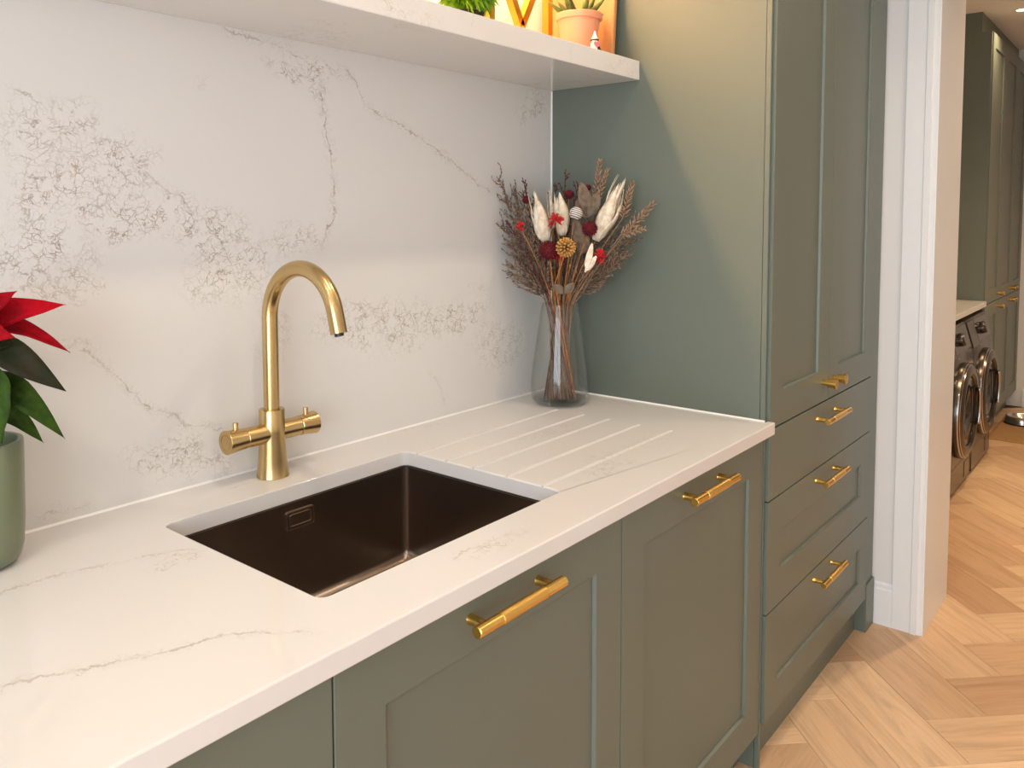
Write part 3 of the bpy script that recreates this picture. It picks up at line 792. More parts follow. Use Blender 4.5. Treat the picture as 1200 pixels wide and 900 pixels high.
# ------------------------------------------------------------------ glass vase
mg = bpy.data.materials.new('clear_glass'); mg.use_nodes = True
nt = mg.node_tree; nt.nodes.clear()
out = nt.nodes.new('ShaderNodeOutputMaterial'); mx = nt.nodes.new('ShaderNodeMixShader'); tr = nt.nodes.new('ShaderNodeBsdfTransparent'); gl = nt.nodes.new('ShaderNodeBsdfGlossy'); fr = nt.nodes.new('ShaderNodeLayerWeight')
tr.inputs[0].default_value = (0.965, 0.975, 0.97, 1); gl.inputs['Roughness'].default_value = 0.02; fr.inputs[0].default_value = 0.5
pw = nt.nodes.new('ShaderNodeMath'); pw.operation = 'POWER'; pw.inputs[1].default_value = 2.6
ma = nt.nodes.new('ShaderNodeMath'); ma.operation = 'MULTIPLY_ADD'; ma.inputs[1].default_value = 0.7; ma.inputs[2].default_value = 0.035
nt.links.new(fr.outputs['Facing'], pw.inputs[0]); nt.links.new(pw.outputs[0], ma.inputs[0]); nt.links.new(ma.outputs[0], mx.inputs[0])
nt.links.new(tr.outputs[0], mx.inputs[1]); nt.links.new(gl.outputs[0], mx.inputs[2]); nt.links.new(mx.outputs[0], out.inputs[0])
M['glass'] = mg
VC = Vector((-0.149, -0.136, ZT+0.0003))
VH = 0.275
vase = thing('glass_vase', 'clear tapered glass vase holding dried flowers in the worktop corner', 'vase', VC)
bm = bmesh.new()
outp = [(0.060, 0.0), (0.068, 0.002), (0.0765, 0.014), (0.0800, 0.034), (0.0790, 0.065), (0.0735, 0.115), (0.0655, 0.170), (0.0570, 0.225), (0.0500, VH-0.002), (0.0490, VH)]
inn = [(0.0475, VH-0.001), (0.0545, 0.225), (0.0630, 0.170), (0.0710, 0.115), (0.0765, 0.065), (0.0770, 0.036), (0.0720, 0.022), (0.0600, 0.016), (0.001, 0.015)]
add_lathe(bm, outp+inn, 56, cap1=True)
finish('glass_body', bm, M['glass'], vase, True, 60)
bm = bmesh.new(); add_lathe(bm, [(0.058, 0.0012), (0.066, 0.0032), (0.0735, 0.013), (0.0735, 0.0155), (0.066, 0.0148), (0.001, 0.0145)], 48)
finish('glass_base', bm, M['glass'], vase, True, 50)

# ------------------------------------------------------------------ dried bouquet: every stem its own thing
def dry(name, c0, c1, rough=0.85):
    m = mat(name, c0, rough); t = NT(m); o = t.obj()
    t.l(t.mix(t.mapr(t.noise(o, 60, 4, 0.65), 0.35, 0.68, 0, 1), c0, c1), t.b.inputs['Base Color'])
    return m
M['twig'] = dry('twig_brown', srgb(104, 82, 66), srgb(146, 122, 102))
M['twig_red'] = dry('twig_red', srgb(100, 40, 38), srgb(74, 44, 38))
M['stalk'] = dry('orange_stalk', srgb(190, 128, 72), srgb(146, 88, 48))
M['cream'] = dry('cream_husk', srgb(244, 232, 212), srgb(218, 196, 168))
M['tan'] = dry('tan_grass', srgb(178, 146, 116), srgb(140, 106, 82))
M['wine'] = dry('wine_flower', srgb(112, 10, 22), srgb(70, 6, 14))
M['scarlet'] = dry('scarlet_flower', srgb(206, 30, 36), srgb(160, 16, 26))
M['ochre'] = dry('ochre_flower', srgb(214, 164, 92), srgb(176, 118, 52))
M['grey_leaf'] = dry('grey_leaf', srgb(128, 110, 92), srgb(98, 84, 70))
M['white_petal'] = dry('white_petal', srgb(236, 228, 220), srgb(220, 208, 196))
M['dark_seed'] = mat('dark_seed', srgb(40, 30, 26), 0.8)
depv = (VC-CAM).dot(fw)
def bp(u, v, d=0.0):
    """point of the bouquet seen at (u,v), pulled forward off the wall and the tall unit"""
    k = depv+d
    for _ in range(60):
        p = CAM+ray(u, v)*k
        if p.y < -0.022 and p.x < -0.022: break
        k -= 0.01
    return p
GRP = 'dried stems in the glass vase'
import numpy as np
from mathutils.bvhtree import BVHTree
PLAN = []
class Parts:
    """pieces of a flower head, built round its own root point"""
    def __init__(s): s.items = []
    def add(s, name, bm, m_, thick=0, kind=None, fix=True, angle=None):
        if fix: bmesh.ops.recalc_face_normals(bm, faces=bm.faces[:])
        me = bpy.data.meshes.new(name); bm.to_mesh(me); bm.free()
        s.items.append((name, me, m_, thick, kind, angle))
    def geo(s, off):
        vs, fs = [], []
        for it in s.items:
            b0 = len(vs); vs += [v.co+off for v in it[1].vertices]; fs += [tuple(i+b0 for i in p.vertices) for p in it[1].polygons]
        return vs, fs
def plan(name, label, u, v, d, m_, r, parts=None, sprig_=None):
    PLAN.append(dict(name=name, label=label, u=u, v=v, d=d, m=m_, r=r, parts=parts, sprig=sprig_))
def sprig(label, u, v, d, m_, density=16, spread=0.030, name='dried_sprig'):
    plan(name, label, u, v, d, m_, 0.0017, None, (density, spread))
def pompon(label, u, v, rpx, m_, d=-0.03, spikes=150, name='dried_globe_flower'):
    r = rpx*depv/F_PX; P_ = Parts(); bm = bmesh.new()
    bmesh.ops.create_icosphere(bm, subdivisions=2, radius=r*0.80)
    for k in range(spikes):
        z = 1-2*(k+0.5)/spikes; q = math.sqrt(1-z*z); a = k*2.39996
        dr = Vector((q*math.cos(a), q*math.sin(a), z)); uu, vv = frame_of(dr)
        p0 = dr*r*0.7; p1 = dr*r*R_.uniform(0.98, 1.12); w_ = r*0.11
        vs = [bm.verts.new(p0+uu*w_), bm.verts.new(p0-uu*w_*0.5+vv*w_*0.85), bm.verts.new(p0-uu*w_*0.5-vv*w_*0.85), bm.verts.new(p1)]
        for f in ((0, 1, 3), (1, 2, 3), (2, 0, 3)): bm.faces.new([vs[x] for x in f])
    P_.add('flower_head', bm, m_, angle=50)
    plan(name, label, u, v, d, M['stalk'], 0.0020, P_)
def husk(label, root_px, tip_px, wpx, d=-0.03, petals=9, m_=None, name='dried_protea'):
    root, tip = bp(*root_px, d), bp(*tip_px, d)
    ax = (tip-root); L_ = ax.length; ax.normalize(); W_ = wpx*depv/F_PX
    u, v = frame_of(ax); c = Vector((0, 0, 0)); P_ = Parts()
    for k in range(petals):
        a = k*2.399; lay = k/petals
        rad = u*math.cos(a)+v*math.sin(a)
        tp = c+ax*L_*R_.uniform(0.72, 1.04)+rad*W_*(0.06+0.24*lay*R_.random())
        bm = bmesh.new(); add_leaf(bm, c+rad*W_*0.06, tp, W_*R_.uniform(0.50, 0.76), rad, -0.30, 0.08+0.07*lay, 9, lambda q: (math.sin(PI*min(1, (0.05+q*0.95)**0.62))**1.15), 0.03, R_.uniform(-0.5, 0.5))
        P_.add('petal', bm, m_ or M['cream'], 0.0006, fix=False)
    for k in range(petals):          # frayed strands at the mouth of the husk
        a = k*2.1+0.4; rad = u*math.cos(a)+v*math.sin(a)
        p0 = c+ax*L_*0.45+rad*W_*0.16; p1 = c+ax*L_*R_.uniform(0.9, 1.12)+rad*W_*R_.uniform(0.1, 0.34)
        bm = bmesh.new(); add_leaf(bm, p0, p1, W_*0.16, rad, -0.2, 0.06, 5)
        P_.add('petal', bm, m_ or M['cream'], 0.0005, fix=False)
    plan(name, label, *root_px, d, M['stalk'], 0.0024, P_)
def spikelet(label, root_px, tip_px, m_, d=-0.04, rows=13, wpx=9, name='dried_grass_plume'):
    root, tip = bp(*root_px, d), bp(*tip_px, d)
    c = Vector((0, 0, 0)); ax = tip-root; L_ = ax.length; ax.normalize(); u, v = frame_of(ax)
    bm = bmesh.new(); W_ = wpx*depv/F_PX; P_ = Parts()
    add_tube(bm, [c, c+ax*L_*0.5, c+ax*L_], [0.0014, 0.001, 0.0005], 5)
    P_.add('rachis', bm, m_)
    bm = bmesh.new()
    for k in range(rows):
        f = k/rows; b0 = c+ax*L_*f
        for j in range(3):
            a = k*0.9+j*2.09; rad = u*math.cos(a)+v*math.sin(a)
            e_ = b0+ax*L_*0.13+rad*W_*(0.75-0.45*f)
            add_tube(bm, [b0, b0.lerp(e_, 0.55)+rad*0.001, e_], [0.0008, 0.0022, 0.0004], 5)
    P_.add('grains', bm, m_, kind='stuff')
    plan(name, label, *root_px, d, m_, 0.0015, P_)
def broadleaf(label, root_px, tips, d, m_, wpx, name='dried_leaf_stem'):
    c = bp(*root_px, d); P_ = Parts()
    for t0 in tips:
        b = bp(*t0, d-0.012)-c
        bm = bmesh.new(); add_leaf(bm, b*0.04, b, wpx*depv/F_PX, -fw+Vector((0.2, 0, 0.3)), 0.12, 0.08, 8, lambda q: math.sin(PI*min(1, 0.02+max(0, q-0.12)**0.8*1.06))**0.65+0.04, 0.03, 0.3)
        P_.add('leaf', bm, m_, 0.0006, fix=False)
    plan(name, label, *root_px, d, M['twig'], 0.0015, P_)
def tuft(label, u, v, rpx, d, n=34, stretch=1.0, name='dried_scarlet_flower'):
    r = rpx*depv/F_PX; c = Vector((0, 0, 0)); bm = bmesh.new(); P_ = Parts()
    for k in range(n):
        dr_ = Vector((R_.gauss(0, 1), R_.gauss(0, 1), R_.gauss(0.3, 1)*stretch)); dr_ = dr_*(1/max(0.6, dr_.length))
        p1 = c+dr_*r*R_.uniform(0.7, 1.25)
        add_tube(bm, bez(c, c+dr_*r*0.4+Vector((0, 0, r*0.2)), p1, 3), [0.0008, 0.0018, 0.0030, 0.0012], 5)
    P_.add('flower_head', bm, M['scarlet'])
    plan(name, label, u, v, d, M['stalk'], 0.0015, P_)
# brown twiggy sprigs fanning to the splashback side
for u, v, d in ((582, 207, -0.06), (590, 232, -0.03), (600, 222, 0.0), (588, 262, -0.05), (596, 285, -0.02), (612, 222, 0.02), (606, 250, -0.05), (622, 240, 0.0), (600, 312, -0.06), (616, 290, -0.01)):
    sprig('brown dried twiggy sprig leaning towards the splashback', u, v, d, M['twig'], 26, spread=0.030)
# and to the tall unit side
for u, v, d in ((745, 262, -0.08), (738, 282, -0.05), (730, 248, -0.05), (722, 300, -0.08), (712, 285, -0.03), (716, 262, 0.0), (734, 300, -0.11)):
    sprig('dark brown dried sprig leaning towards the green tall unit', u, v, d, M['twig'], 24, spread=0.028)
for u, v, d in ((612, 208, -0.01), (663, 198, 0.02), (672, 212, 0.0), (594, 258, -0.08), (650, 214, 0.03)):
    sprig('thin dark red berried twig rising above the bouquet', u, v, d, M['twig_red'], 10, spread=0.020)
for u, v, d in ((640, 252, 0.02), (668, 262, 0.03), (690, 296, 0.0), (632, 318, -0.02), (700, 262, 0.02), (652, 300, 0.02), (678, 300, 0.02)):
    sprig('brown dried twiggy sprig in the dense middle of the bouquet', u, v, d, M['twig'], 22, spread=0.026)
husk('cream protea husk closest to the splashback in the bouquet', (640, 283), (625, 229), 24, -0.05, 11)
husk('cream protea husk with short frayed tip in the bouquet middle', (660, 276), (653, 226), 24, -0.02, 11)
husk('large cream protea husk leaning towards the green tall unit', (698, 282), (727, 214), 25, -0.05, 13)
husk('narrow cream husk behind the bouquet middle', (648, 268), (643, 224), 10, 0.0, 5)
pompon('large wine red globe flower low on the splashback side of the bouquet', 643, 294, 12.0, M['wine'], -0.08)
pompon('wine red globe flower in front of the large cream husk', 691, 268, 9.5, M['wine'], -0.10)
pompon('small wine red globe flower at the back of the bouquet', 667, 228, 6.5, M['wine'], 0.0, 90)
pompon('small crimson globe flower among the brown twigs', 617, 234, 5.5, M['wine'], -0.03, 80)
pompon('tiny crimson globe flower above the grey leaves', 689, 220, 4.5, M['wine'], 0.0, 60)
# ochre strawflower
r = 11.5*depv/F_PX; bm = bmesh.new(); c = Vector((0, 0, 0)); P_ = Parts()
axf = (-fw*0.9+Vector((0, 0, 0.35))).normalized()
for k in range(70):
    z = 1-1.75*(k+0.5)/70; q = math.sqrt(max(0, 1-z*z)); a = k*2.39996
    uu, vv = frame_of(axf); dr_ = uu*q*math.cos(a)+vv*q*math.sin(a)+axf*z
    add_tube(bm, [c+dr_*r*0.2, c+dr_*r*0.75, c+dr_*r*0.95, c+dr_*r], [0.0008, 0.0024, 0.0028, 0.0010], 5)
P_.add('flower_head', bm, M['ochre'])
plan('dried_strawflower', 'ochre strawflower with blunt petals in the bouquet centre', 663, 290, -0.10, M['stalk'], 0.0022, P_)
# pale ball with dark bands
r = 7.5*depv/F_PX; P_ = Parts()
bm = bmesh.new(); bmesh.ops.create_uvsphere(bm, u_segments=18, v_segments=12, radius=r*0.9); P_.add('core', bm, M['dark_seed'])
bm = bmesh.new()
for k in range(6):
    z0 = -0.85+k*0.30; pr_ = [(math.sqrt(max(0.01, 1-z*z))*r*1.02, z*r) for z in (z0, z0+0.10, z0+0.19)]
    add_lathe(bm, [(a_*(1+0.02*(k % 2)), b_) for a_, b_ in pr_], 20, c, (0.3, -0.2, 1), cap0=False, cap1=False)
P_.add('scale_bands', bm, M['white_petal'])
plan('dried_seed_ball', 'white and dark banded seed ball beside the cream husks', 675, 250, -0.07, M['stalk'], 0.0017, P_)
# scarlet celosia tufts
tuft('scarlet feathery flower between the two cream husks', 650, 258, 9, -0.09)
tuft('scarlet feathery flower low on the tall unit side', 703, 302, 9, -0.10, 30, 1.8)
tuft('small scarlet flower among the splashback side twigs', 610, 266, 6, -0.09, 20, 1.6)
tuft('scarlet flower tucked under the large wine globe', 655, 300, 8, -0.05, 24)
spikelet('tan grass plume standing tallest in the bouquet', (698, 232), (703, 188), M['tan'], 0.0, 14, 8)
spikelet('tan grass plume beside the tallest plume', (700, 234), (712, 198), M['tan'], -0.01, 12, 7)
spikelet('tan grass plume between large cream husk and outer plume', (730, 255), (741, 214), M['tan'], -0.06, 13, 9)
spikelet('pale tan grass plume leaning furthest over the worktop', (732, 275), (766, 238), M['tan'], -0.10, 14, 11)
spikelet('pale tan grass plume with drooping grains by the outer plume', (728, 275), (757, 268), M['tan'], -0.12, 9, 9)
broadleaf('grey brown broad dried leaves high behind the seed ball', (688, 258), [(681, 214), (676, 234), (701, 226)], -0.01, M['grey_leaf'], 15)
broadleaf('grey brown broad dried leaves below the seed ball', (680, 300), [(673, 254), (688, 276)], -0.06, M['grey_leaf'], 13)
broadleaf('small grey dried leaf pair just above the vase rim', (661, 345), [(648, 334), (673, 332)], -0.07, M['grey_leaf'], 10)
broadleaf('cream curled dried leaf below the small wine globe', (685, 320), [(694, 285), (699, 300)], -0.11, M['cream'], 7)
for u, v in ((655, 318), (668, 312), (675, 318)):
    bm = bmesh.new(); P_ = Parts(); add_lathe(bm, [(0.0022, -0.004), (0.003, 0), (0.0012, 0.006)], 8); P_.add('tip', bm, M['ochre'])
    plan('dried_stalk', 'bare orange stalk in the middle of the vase', u, v, -0.04, M['stalk'], 0.0022, P_)

# 1. heads: keep the direction each is seen in, slide it in depth until it is clear of its neighbours
placed = []; head_geo = []
def slide(p, ok):
    for k in range(70):
        d = p['d'] + (0.006*((k+1)//2))*(-1 if k % 2 else 1)
        c = CAM+ray(p['u'], p['v'])*(depv+d)
        if ok(c): return c
    return bp(p['u'], p['v'], p['d'])
for p in [q for q in PLAN if q['parts']]:
    base_v, base_f = p['parts'].geo(Vector((0, 0, 0)))
    def ok(c):
        if max(v.y for v in base_v)+c.y > -0.004 or max(v.x for v in base_v)+c.x > -0.004: return False
        t_ = BVHTree.FromPolygons([v+c for v in base_v], base_f)
        return not any(t_.overlap(o_) for o_ in placed)
    p['head'] = slide(p, ok)
    gv = [v+p['head'] for v in base_v]
    placed.append(BVHTree.FromPolygons(gv, base_f)); head_geo.append((p, gv, base_f))
allv, allf = [], []
for _, gv, gf in head_geo:
    b0 = len(allv); allv += gv; allf += [tuple(i+b0 for i in f) for f in gf]
HEADS = BVHTree.FromPolygons(allv, allf)
tips_ = []
for p in [q for q in PLAN if not q['parts']]:
    def ok(c):
        if c.y > -0.012 or c.x > -0.012: return False
        return HEADS.find_nearest(c, 0.012)[0] is None and all((c-o_).length > 0.012 for o_ in tips_)
    p['head'] = slide(p, ok); tips_.append(p['head'])

# 2. stems: one point per stem on every level; push points of the same level apart, so no two stems can cross
NS = len(PLAN); ZB0 = VC.z+0.0164; DZ = 0.006
heads = np.array([list(p['head']) for p in PLAN]); rad_ = np.array([p['r']*1.1 for p in PLAN])
KZ = int((heads[:, 2].max()-ZB0)/DZ)+2
zl = ZB0+DZ*np.arange(KZ); vc = np.array([VC.x, VC.y]); zn = VC.z+VH
slots = np.array([[math.cos(i*2.39996)*0.0385*math.sqrt((i+0.5)/NS), math.sin(i*2.39996)*0.0385*math.sqrt((i+0.5)/NS)] for i in range(NS)])
dirs = heads[:, :2]-vc
perm = list(range(NS)); better = True
while better:
    better = False
    for i in range(NS):
        for j in range(i+1, NS):
            if dirs[i]@slots[perm[j]]+dirs[j]@slots[perm[i]] > dirs[i]@slots[perm[i]]+dirs[j]@slots[perm[j]]+1e-9:
                perm[i], perm[j] = perm[j], perm[i]; better = True
nk = slots[perm]; th = math.radians(100)
bt_ = 1.18*nk@np.array([[math.cos(th), math.sin(th)], [-math.sin(th), math.cos(th)]])
X = np.zeros((KZ, NS, 2)); act = np.zeros((KZ, NS), bool); last = np.zeros(NS, int)
for k, z in enumerate(zl):
    f = min(1, (z-ZB0)/(zn-ZB0)); lo = bt_*(1-f)+nk*f
    u_ = np.clip((z-zn)/np.maximum(heads[:, 2]-zn, 0.01), 0, 1)[:, None]**1.2
    X[k] = vc+lo+(dirs-nk)*u_
    act[k] = z < heads[:, 2]-0.002
last = act.sum(0)-1
for i in range(NS): X[last[i]+1:, i] = heads[i, :2]
prof_r = [(0.0158, 0.054), (0.022, 0.070), (0.036, 0.0765), (0.065, 0.0760), (0.115, 0.0705), (0.170, 0.0625), (0.225, 0.0540), (VH-0.012, 0.0480), (VH-0.001, 0.0465), (VH+0.007, 0.0465), (VH+0.0071, 9)]
inner = np.interp(zl-VC.z, [a for a, _ in prof_r], [b for _, b in prof_r])
ob_c = np.zeros((KZ, len(head_geo), 2)); ob_r = np.zeros((KZ, len(head_geo))); own = np.zeros((len(head_geo), NS), bool)
for h, (p, gv, gf) in enumerate(head_geo):
    own[h, [i for i, q in enumerate(PLAN) if q is p][0]] = True
    t_ = np.array([list(v) for v in gv])
    smp = np.concatenate([t_]+[t_[[f[0] for f in gf]]*(1-w_)+t_[[f[-2] for f in gf]]*w_ for w_ in (0.25, 0.5, 0.75)])
    for k, z in enumerate(zl):
        q = smp[np.abs(smp[:, 2]-z) < 0.006][:, :2]
        if len(q): ob_c[k, h] = (q.max(0)+q.min(0))/2; ob_r[k, h] = np.linalg.norm(q-ob_c[k, h], axis=1).max()
eye = np.eye(NS, dtype=bool)
for it in range(420):
    sl = np.zeros((KZ, NS)); sl[1:] = np.linalg.norm(X[1:]-X[:-1], axis=2)/DZ; sl[0] = sl[1]
    eff = rad_*np.sqrt(1+np.minimum(sl, 3)**2)
    D = X[:, :, None]-X[:, None]; L = np.linalg.norm(D, axis=3)+1e-7
    need = np.maximum(eff[:, :, None], eff[:, None])*0.55+0.5*(eff[:, :, None]+eff[:, None])*0.5+0.5*(rad_[:, None]+rad_)[None]+0.0009
    pen = np.where(act[:, :, None] & act[:, None] & ~eye & (L < need), need-L, 0)
    X += 0.5*(D/L[..., None]*pen[..., None]).sum(2)*act[..., None]
    O_ = X[:, :, None]-ob_c[:, None]; OL = np.linalg.norm(O_, axis=3)+1e-7
    nd = ob_r[:, None]+eff[..., None]+0.0012
    po = np.where((ob_r[:, None] > 0) & act[..., None] & ~own.T[None] & (OL < nd), nd-OL, 0)
    X += (O_/OL[..., None]*po[..., None]).sum(2)*0.7
    if it < 390:                                   # keep the stems fair
        mid = X.copy(); mid[1:-1] = 0.5*X[1:-1]+0.25*(X[:-2]+X[2:])
        X = np.where(act[..., None], 0.55*X+0.45*mid, X)
    V = X-vc; VL = np.linalg.norm(V, axis=2)+1e-9; lim = (inner[:, None]-eff-0.0014)
    X = np.where((VL > lim)[..., None], vc+V/VL[..., None]*lim[..., None], X)
    X = np.minimum(X, -0.005-rad_[None, :, None])
    for i in range(NS): X[last[i]+1:, i] = heads[i, :2]
class Grid:
    """points already taken, with radius and owner"""
    def __init__(s): s.g = {}; s.c = 0.008
    def key(s, p): return (int(p[0]//s.c), int(p[1]//s.c), int(p[2]//s.c))
    def put(s, p, r, o): s.g.setdefault(s.key(p), []).append((p[0], p[1], p[2], r, o))
    def hit(s, p, r, o):
        a, b, c = s.key(p)
        for i in (a-1, a, a+1):
            for j in (b-1, b, b+1):
                for k in (c-1, c, c+1):
                    for q in s.g.get((i, j, k), ()):
                        if q[4] != o and (q[0]-p[0])**2+(q[1]-p[1])**2+(q[2]-p[2])**2 < (q[3]+r)**2: return True
        return False
GR = Grid()
def dense(pts, step=0.0016):
    o_ = []
    for a, b in zip(pts, pts[1:]):
        n = max(1, int((b-a).length/step))
        o_ += [a.lerp(b, k/n) for k in range(n)]
    return o_+[pts[-1]]
for i, p in enumerate(PLAN):
    p['path'] = [Vector((X[k, i, 0], X[k, i, 1], zl[k])) for k in range(last[i]+1)]+[p['head']]
    for q in dense(p['path']): GR.put(q, p['r']*1.15, i)

# 3. build: stem, head pieces, and side shoots grown only into free space
for i, p in enumerate(PLAN):
    t_ = thing(p['name'], p['label'], 'dried flower', p['path'][0], 0, GRP)
    off = Vector(p['path'][0]); n = len(p['path'])
    bm = bmesh.new(); add_tube(bm, [q-off for q in p['path']], [p['r']*(1.1-0.4*k/n) for k in range(n)], 6)
    finish('stem', bm, p['m'], t_, True)
    if p['parts']:
        for name, me, m_, thick, kind, angle in p['parts'].items:
            o = mesh_obj(name, me, m_, t_, True, angle); o.location = p['head']-off
            if thick: solid(o, thick)
            if kind: o['kind'] = kind
        continue
    density, spread = p['sprig']
    tw = bmesh.new(); nb = bmesh.new()
    ups = [q for q in p['path'] if q.z > zn+0.012]
    def free(pts, r):
        for q in pts:
            if q.y > -0.004-r or q.x > -0.004-r: return False
            if GR.hit(q, r+0.0003, i) or HEADS.find_nearest(q, r+0.0008)[0] is not None: return False
        return True
    def bud(b0, w_, L_):
        tip = b0+w_.normalized()*L_; pts = dense([b0, tip], 0.0016)
        if free(pts[1:], 0.0018):
            add_tube(nb, [b0-off, (b0+tip)/2-off, tip-off], [0.0009, 0.0018, 0.0007], 4)
            for q in pts: GR.put(q, 0.0019, i)
    m_up = len(ups)-1
    for j in range(density):
        f = (0.05+0.95*j/density)*m_up; k = min(int(f), m_up-1); b0 = ups[k].lerp(ups[k+1], f-k); tg = (ups[k+1]-ups[k]).normalized()
        u, v = frame_of(tg)
        for tries in range(9):
            a = j*2.4+R_.random()*6.3*(tries > 0)
            side = u*math.cos(a)+v*math.sin(a)
            L_ = spread*(1.1-0.5*j/density)*R_.uniform(0.8, 1.6)*(1 if tries < 4 else 0.6)
            path = bez(b0, b0+tg*L_*0.3+side*L_*0.6, b0+tg*L_*1.2+side*L_*0.75, 4)
            dp = dense(path)
            if not free(dp[2:], 0.0017): continue
            add_tube(tw, [q-off for q in path], [0.0016, 0.0015, 0.0013, 0.0011, 0.0008], 5)
            for q in dp: GR.put(q, 0.0017, i)
            for q in path[1:]: bud(q, side.cross(tg)*R_.uniform(-1, 1)+side*R_.uniform(-0.4, 1)+tg*0.7, R_.uniform(0.006, 0.012))
            break
    for j in range(12):
        f = (0.4+0.6*j/12)*m_up; k = min(int(f), m_up-1); b0 = ups[k].lerp(ups[k+1], f-k); tg = (ups[k+1]-ups[k]).normalized(); u, v = frame_of(tg); a = j*2.4
        bud(b0, u*math.cos(a)+v*math.sin(a)+tg*1.1, 0.009)
    for nm, b_m in (('side_shoots', tw), ('buds', nb)):
        if len(b_m.verts): finish(nm, b_m, p['m'], t_, True)['kind'] = 'stuff'
        else: b_m.free()

# ------------------------------------------------------------------ things on the stone shelf
M['terracotta'] = mat('terracotta_glaze', srgb(222, 150, 118), 0.45)
M['succulent'] = leafmat('succulent', srgb(112, 124, 62), srgb(72, 84, 44), 0.4)
M['fern'] = leafmat('fern_green', srgb(118, 160, 34), srgb(66, 104, 22), 0.5)
M['wood'] = None
mwd = mat('board_wood', srgb(196, 140, 86), 0.5); t = NT(mwd); mp = t.n('ShaderNodeMapping'); t.l(t.obj(), mp.inputs[0]); mp.inputs['Scale'].default_value = (30, 30, 3)
t.l(t.mix(t.noise(mp.outputs[0], 1, 5, 0.6, 1.0), srgb(206, 152, 96), srgb(164, 108, 62)), t.b.inputs['Base Color']); M['wood'] = mwd
tp = thing('succulent_pot', 'terracotta pot with green succulent on the stone shelf', 'potted plant', (-0.150, -0.195, SHZ1+0.0004))
bm = bmesh.new(); add_lathe(bm, [(0.040, 0), (0.042, 0.002), (0.0555, 0.093), (0.0605, 0.0945), (0.0625, 0.108), (0.0610, 0.110), (0.057, 0.109), (0.055, 0.096), (0.001, 0.094)], 40)
finish('pot', bm, M['terracotta'], tp, True, 40)
bm = bmesh.new(); add_lathe(bm, [(0.0545, 0.096), (0.001, 0.100)], 24, cap0=False); finish('soil', bm, M['soil'], tp, True)
for k in range(12):
    a = k*2.4; el = 0.5+0.7*(k/12); L_ = 0.085-0.02*(k/12)
    b0 = Vector((math.cos(a)*0.012, math.sin(a)*0.012, 0.098)); e_ = b0+Vector((math.cos(a)*math.cos(el), math.sin(a)*math.cos(el), math.sin(el)))*L_
    if e_.x + tp.location.x > -0.03: e_.x = -0.03-tp.location.x
    bm = bmesh.new(); add_tube(bm, bez(b0, b0.lerp(e_, 0.5)-Vector((0, 0, 0.008)), e_, 6), [0.006, 0.0085, 0.0085, 0.0075, 0.006, 0.004, 0.0008], 8)
    finish('leaf', bm, M['succulent'], tp, True)
# small gnome-like ornament leaning on the pot
gp = on('y', -0.272, 697, 50)
gn = thing('figurine', 'tiny white and pink pointed-hat figurine in front of the terracotta pot', 'figurine', (gp.x, -0.272, SHZ1+0.0004))
M['pink'] = mat('pink_glaze', srgb(236, 110, 130), 0.4); M['cream_glaze'] = mat('cream_glaze', srgb(244, 232, 212), 0.4)
bm = bmesh.new(); add_lathe(bm, [(0.009, 0), (0.0115, 0.004), (0.0105, 0.018), (0.007, 0.027), (0.001, 0.029)], 20); finish('body', bm, M['cream_glaze'], gn, True)
bm = bmesh.new(); add_lathe(bm, [(0.010, 0.0275), (0.0095, 0.029), (0.005, 0.039), (0.0008, 0.050)], 20); finish('hat', bm, M['cream_glaze'], gn, True, 40)
bm = bmesh.new(); add_lathe(bm, [(0.0104, 0.0255), (0.0110, 0.0265), (0.0104, 0.0285)], 20, cap0=False, cap1=False); finish('hat_brim', bm, M['dark_seed'], gn, True)
hp = [(0, -0.006), (0.007, 0.002), (0.0065, 0.006), (0.0035, 0.0075), (0, 0.0045), (-0.0035, 0.0075), (-0.0065, 0.006), (-0.007, 0.002)]
bm = bmesh.new(); dd = Vector((-0.55, -0.83, 0)); sdv = Vector((0.83, -0.55, 0))
f0 = [bm.verts.new(dd*0.0100+sdv*x*1.1+Vector((0, 0, 0.013+z*1.2))) for x, z in hp]; f1 = [bm.verts.new(dd*0.0135+sdv*x*1.1+Vector((0, 0, 0.013+z*1.2))) for x, z in hp]
bm.faces.new(f0); bm.faces.new(f1)
for i in range(8): bm.faces.new((f0[i], f0[(i+1) % 8], f1[(i+1) % 8], f1[i]))
finish('heart', bm, M['pink'], gn)
for s in (-1, 1):
    bm = bmesh.new(); bmesh.ops.create_uvsphere(bm, u_segments=10, v_segments=8, radius=0.005, matrix=Matrix.Translation(dd*0.008+sdv*0.006*s+Vector((0, 0, 0.0052)))); finish('shoe', bm, M['dark_seed'] if s > 0 else M['cream_glaze'], gn, True)
# wooden board with black wire handle leaning on the tall unit
bd = thing('wooden_board', 'wooden serving board with black handle leaning against the tall unit on the shelf', 'serving board', (-0.045, -0.125, SHZ1+0.0004))
bm = bmesh.new(); add_box(bm, (-0.008, -0.112, 0), (0.008, 0.112, 0.34), 0.005, 3)
o = finish('board', bm, M['wood'], bd); o.rotation_euler = (0, 0.085, 0)
bm = bmesh.new(); add_tube(bm, [(-0.012-0.030*math.sin(a), -0.085, 0.055-0.05*math.cos(a)+0.02) for a in [PI*i/10 for i in range(11)]], 0.0028, 8)
finish('handle', bm, M['black'], bd, True)
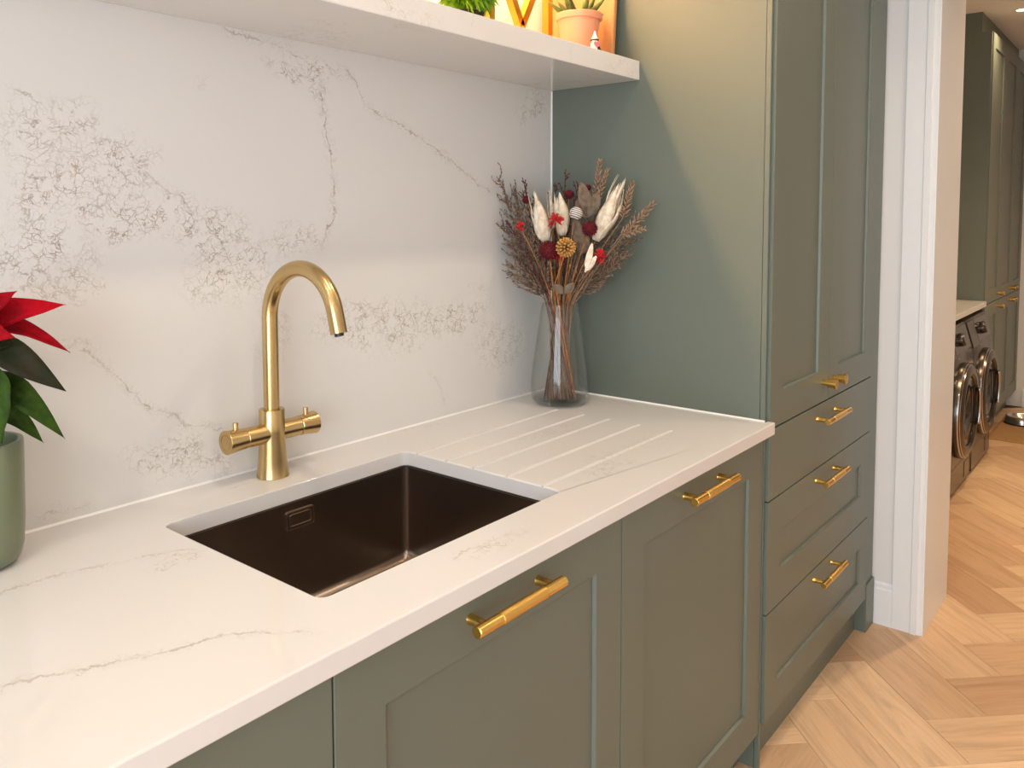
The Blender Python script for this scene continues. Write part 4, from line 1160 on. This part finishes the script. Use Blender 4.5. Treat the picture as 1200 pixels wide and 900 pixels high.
# gold letter M
M['letter_gold'] = mat('letter_gold', (0.62, 0.34, 0.05, 1), 0.38, 1.0)
gm = thing('letter_ornament', 'large gold letter M ornament standing on the stone shelf', 'ornament', (0, -0.085, SHZ1+0.0004))
xL, xR = on('y', -0.095, 577, 10).x, on('y', -0.095, 645, 30).x
bm = bmesh.new(); HH = 0.30; st = 0.020
def stroke(bm, x0, z0, x1, z1, w_):
    d = Vector((x1-x0, z1-z0)).normalized(); nn = Vector((-d.y, d.x))*w_/2
    add_prism(bm, [(x0-nn.x, z0-nn.y), (x1-nn.x, z1-nn.y), (x1+nn.x, z1+nn.y), (x0+nn.x, z0+nn.y)], -0.010, 0.010, axis='y')
xm = on('y', -0.095, 613, 30).x; zm = on('y', -0.095, 613, 36).z-SHZ1+0.012
stroke(bm, xL, 0, xL, HH, st); finish('upright', bm, M['letter_gold'], gm)
bm = bmesh.new(); stroke(bm, xR, 0, xR, HH, st); finish('upright', bm, M['letter_gold'], gm)
bm = bmesh.new(); stroke(bm, xL, HH-0.01, xm, zm, st); stroke(bm, xR, HH-0.01, xm, zm, st)
finish('diagonal', bm, M['letter_gold'], gm)
# leafy plant
fp = on('y', -0.20, 550, 0)
fn = thing('fern_plant', 'round bright green leafy plant in a low dark pot on the shelf', 'potted plant', (fp.x, -0.195, SHZ1+0.0004))
bm = bmesh.new(); add_lathe(bm, [(0.030, 0), (0.032, 0.002), (0.036, 0.030), (0.037, 0.033), (0.034, 0.033), (0.032, 0.026), (0.001, 0.026)], 32)
finish('pot', bm, M['soil'], fn, True, 40)
bm = bmesh.new()
for k in range(420):
    z = 1-2*(k+0.5)/420; q = math.sqrt(1-z*z); a = k*2.39996
    dr_ = Vector((q*math.cos(a), q*math.sin(a), z)); c = Vector((0, 0, 0.098)); dwn = Vector((0, 0, -0.02))
    r0, r1 = 0.04, R_.uniform(0.070, 0.086)
    add_leaf(bm, c+dr_*r0, c+dr_*r1+dwn*R_.random(), 0.008, dr_.cross(Vector((0.3, 0.2, 1))), 0.1, 0.15, 3)
bmesh.ops.create_icosphere(bm, subdivisions=3, radius=0.055, matrix=Matrix.Translation((0, 0, 0.098)))
for v in bm.verts: v.co.z = max(v.co.z, 0.0015)
finish('foliage', bm, M['fern'], fn, True, fix=False)['kind'] = 'stuff'
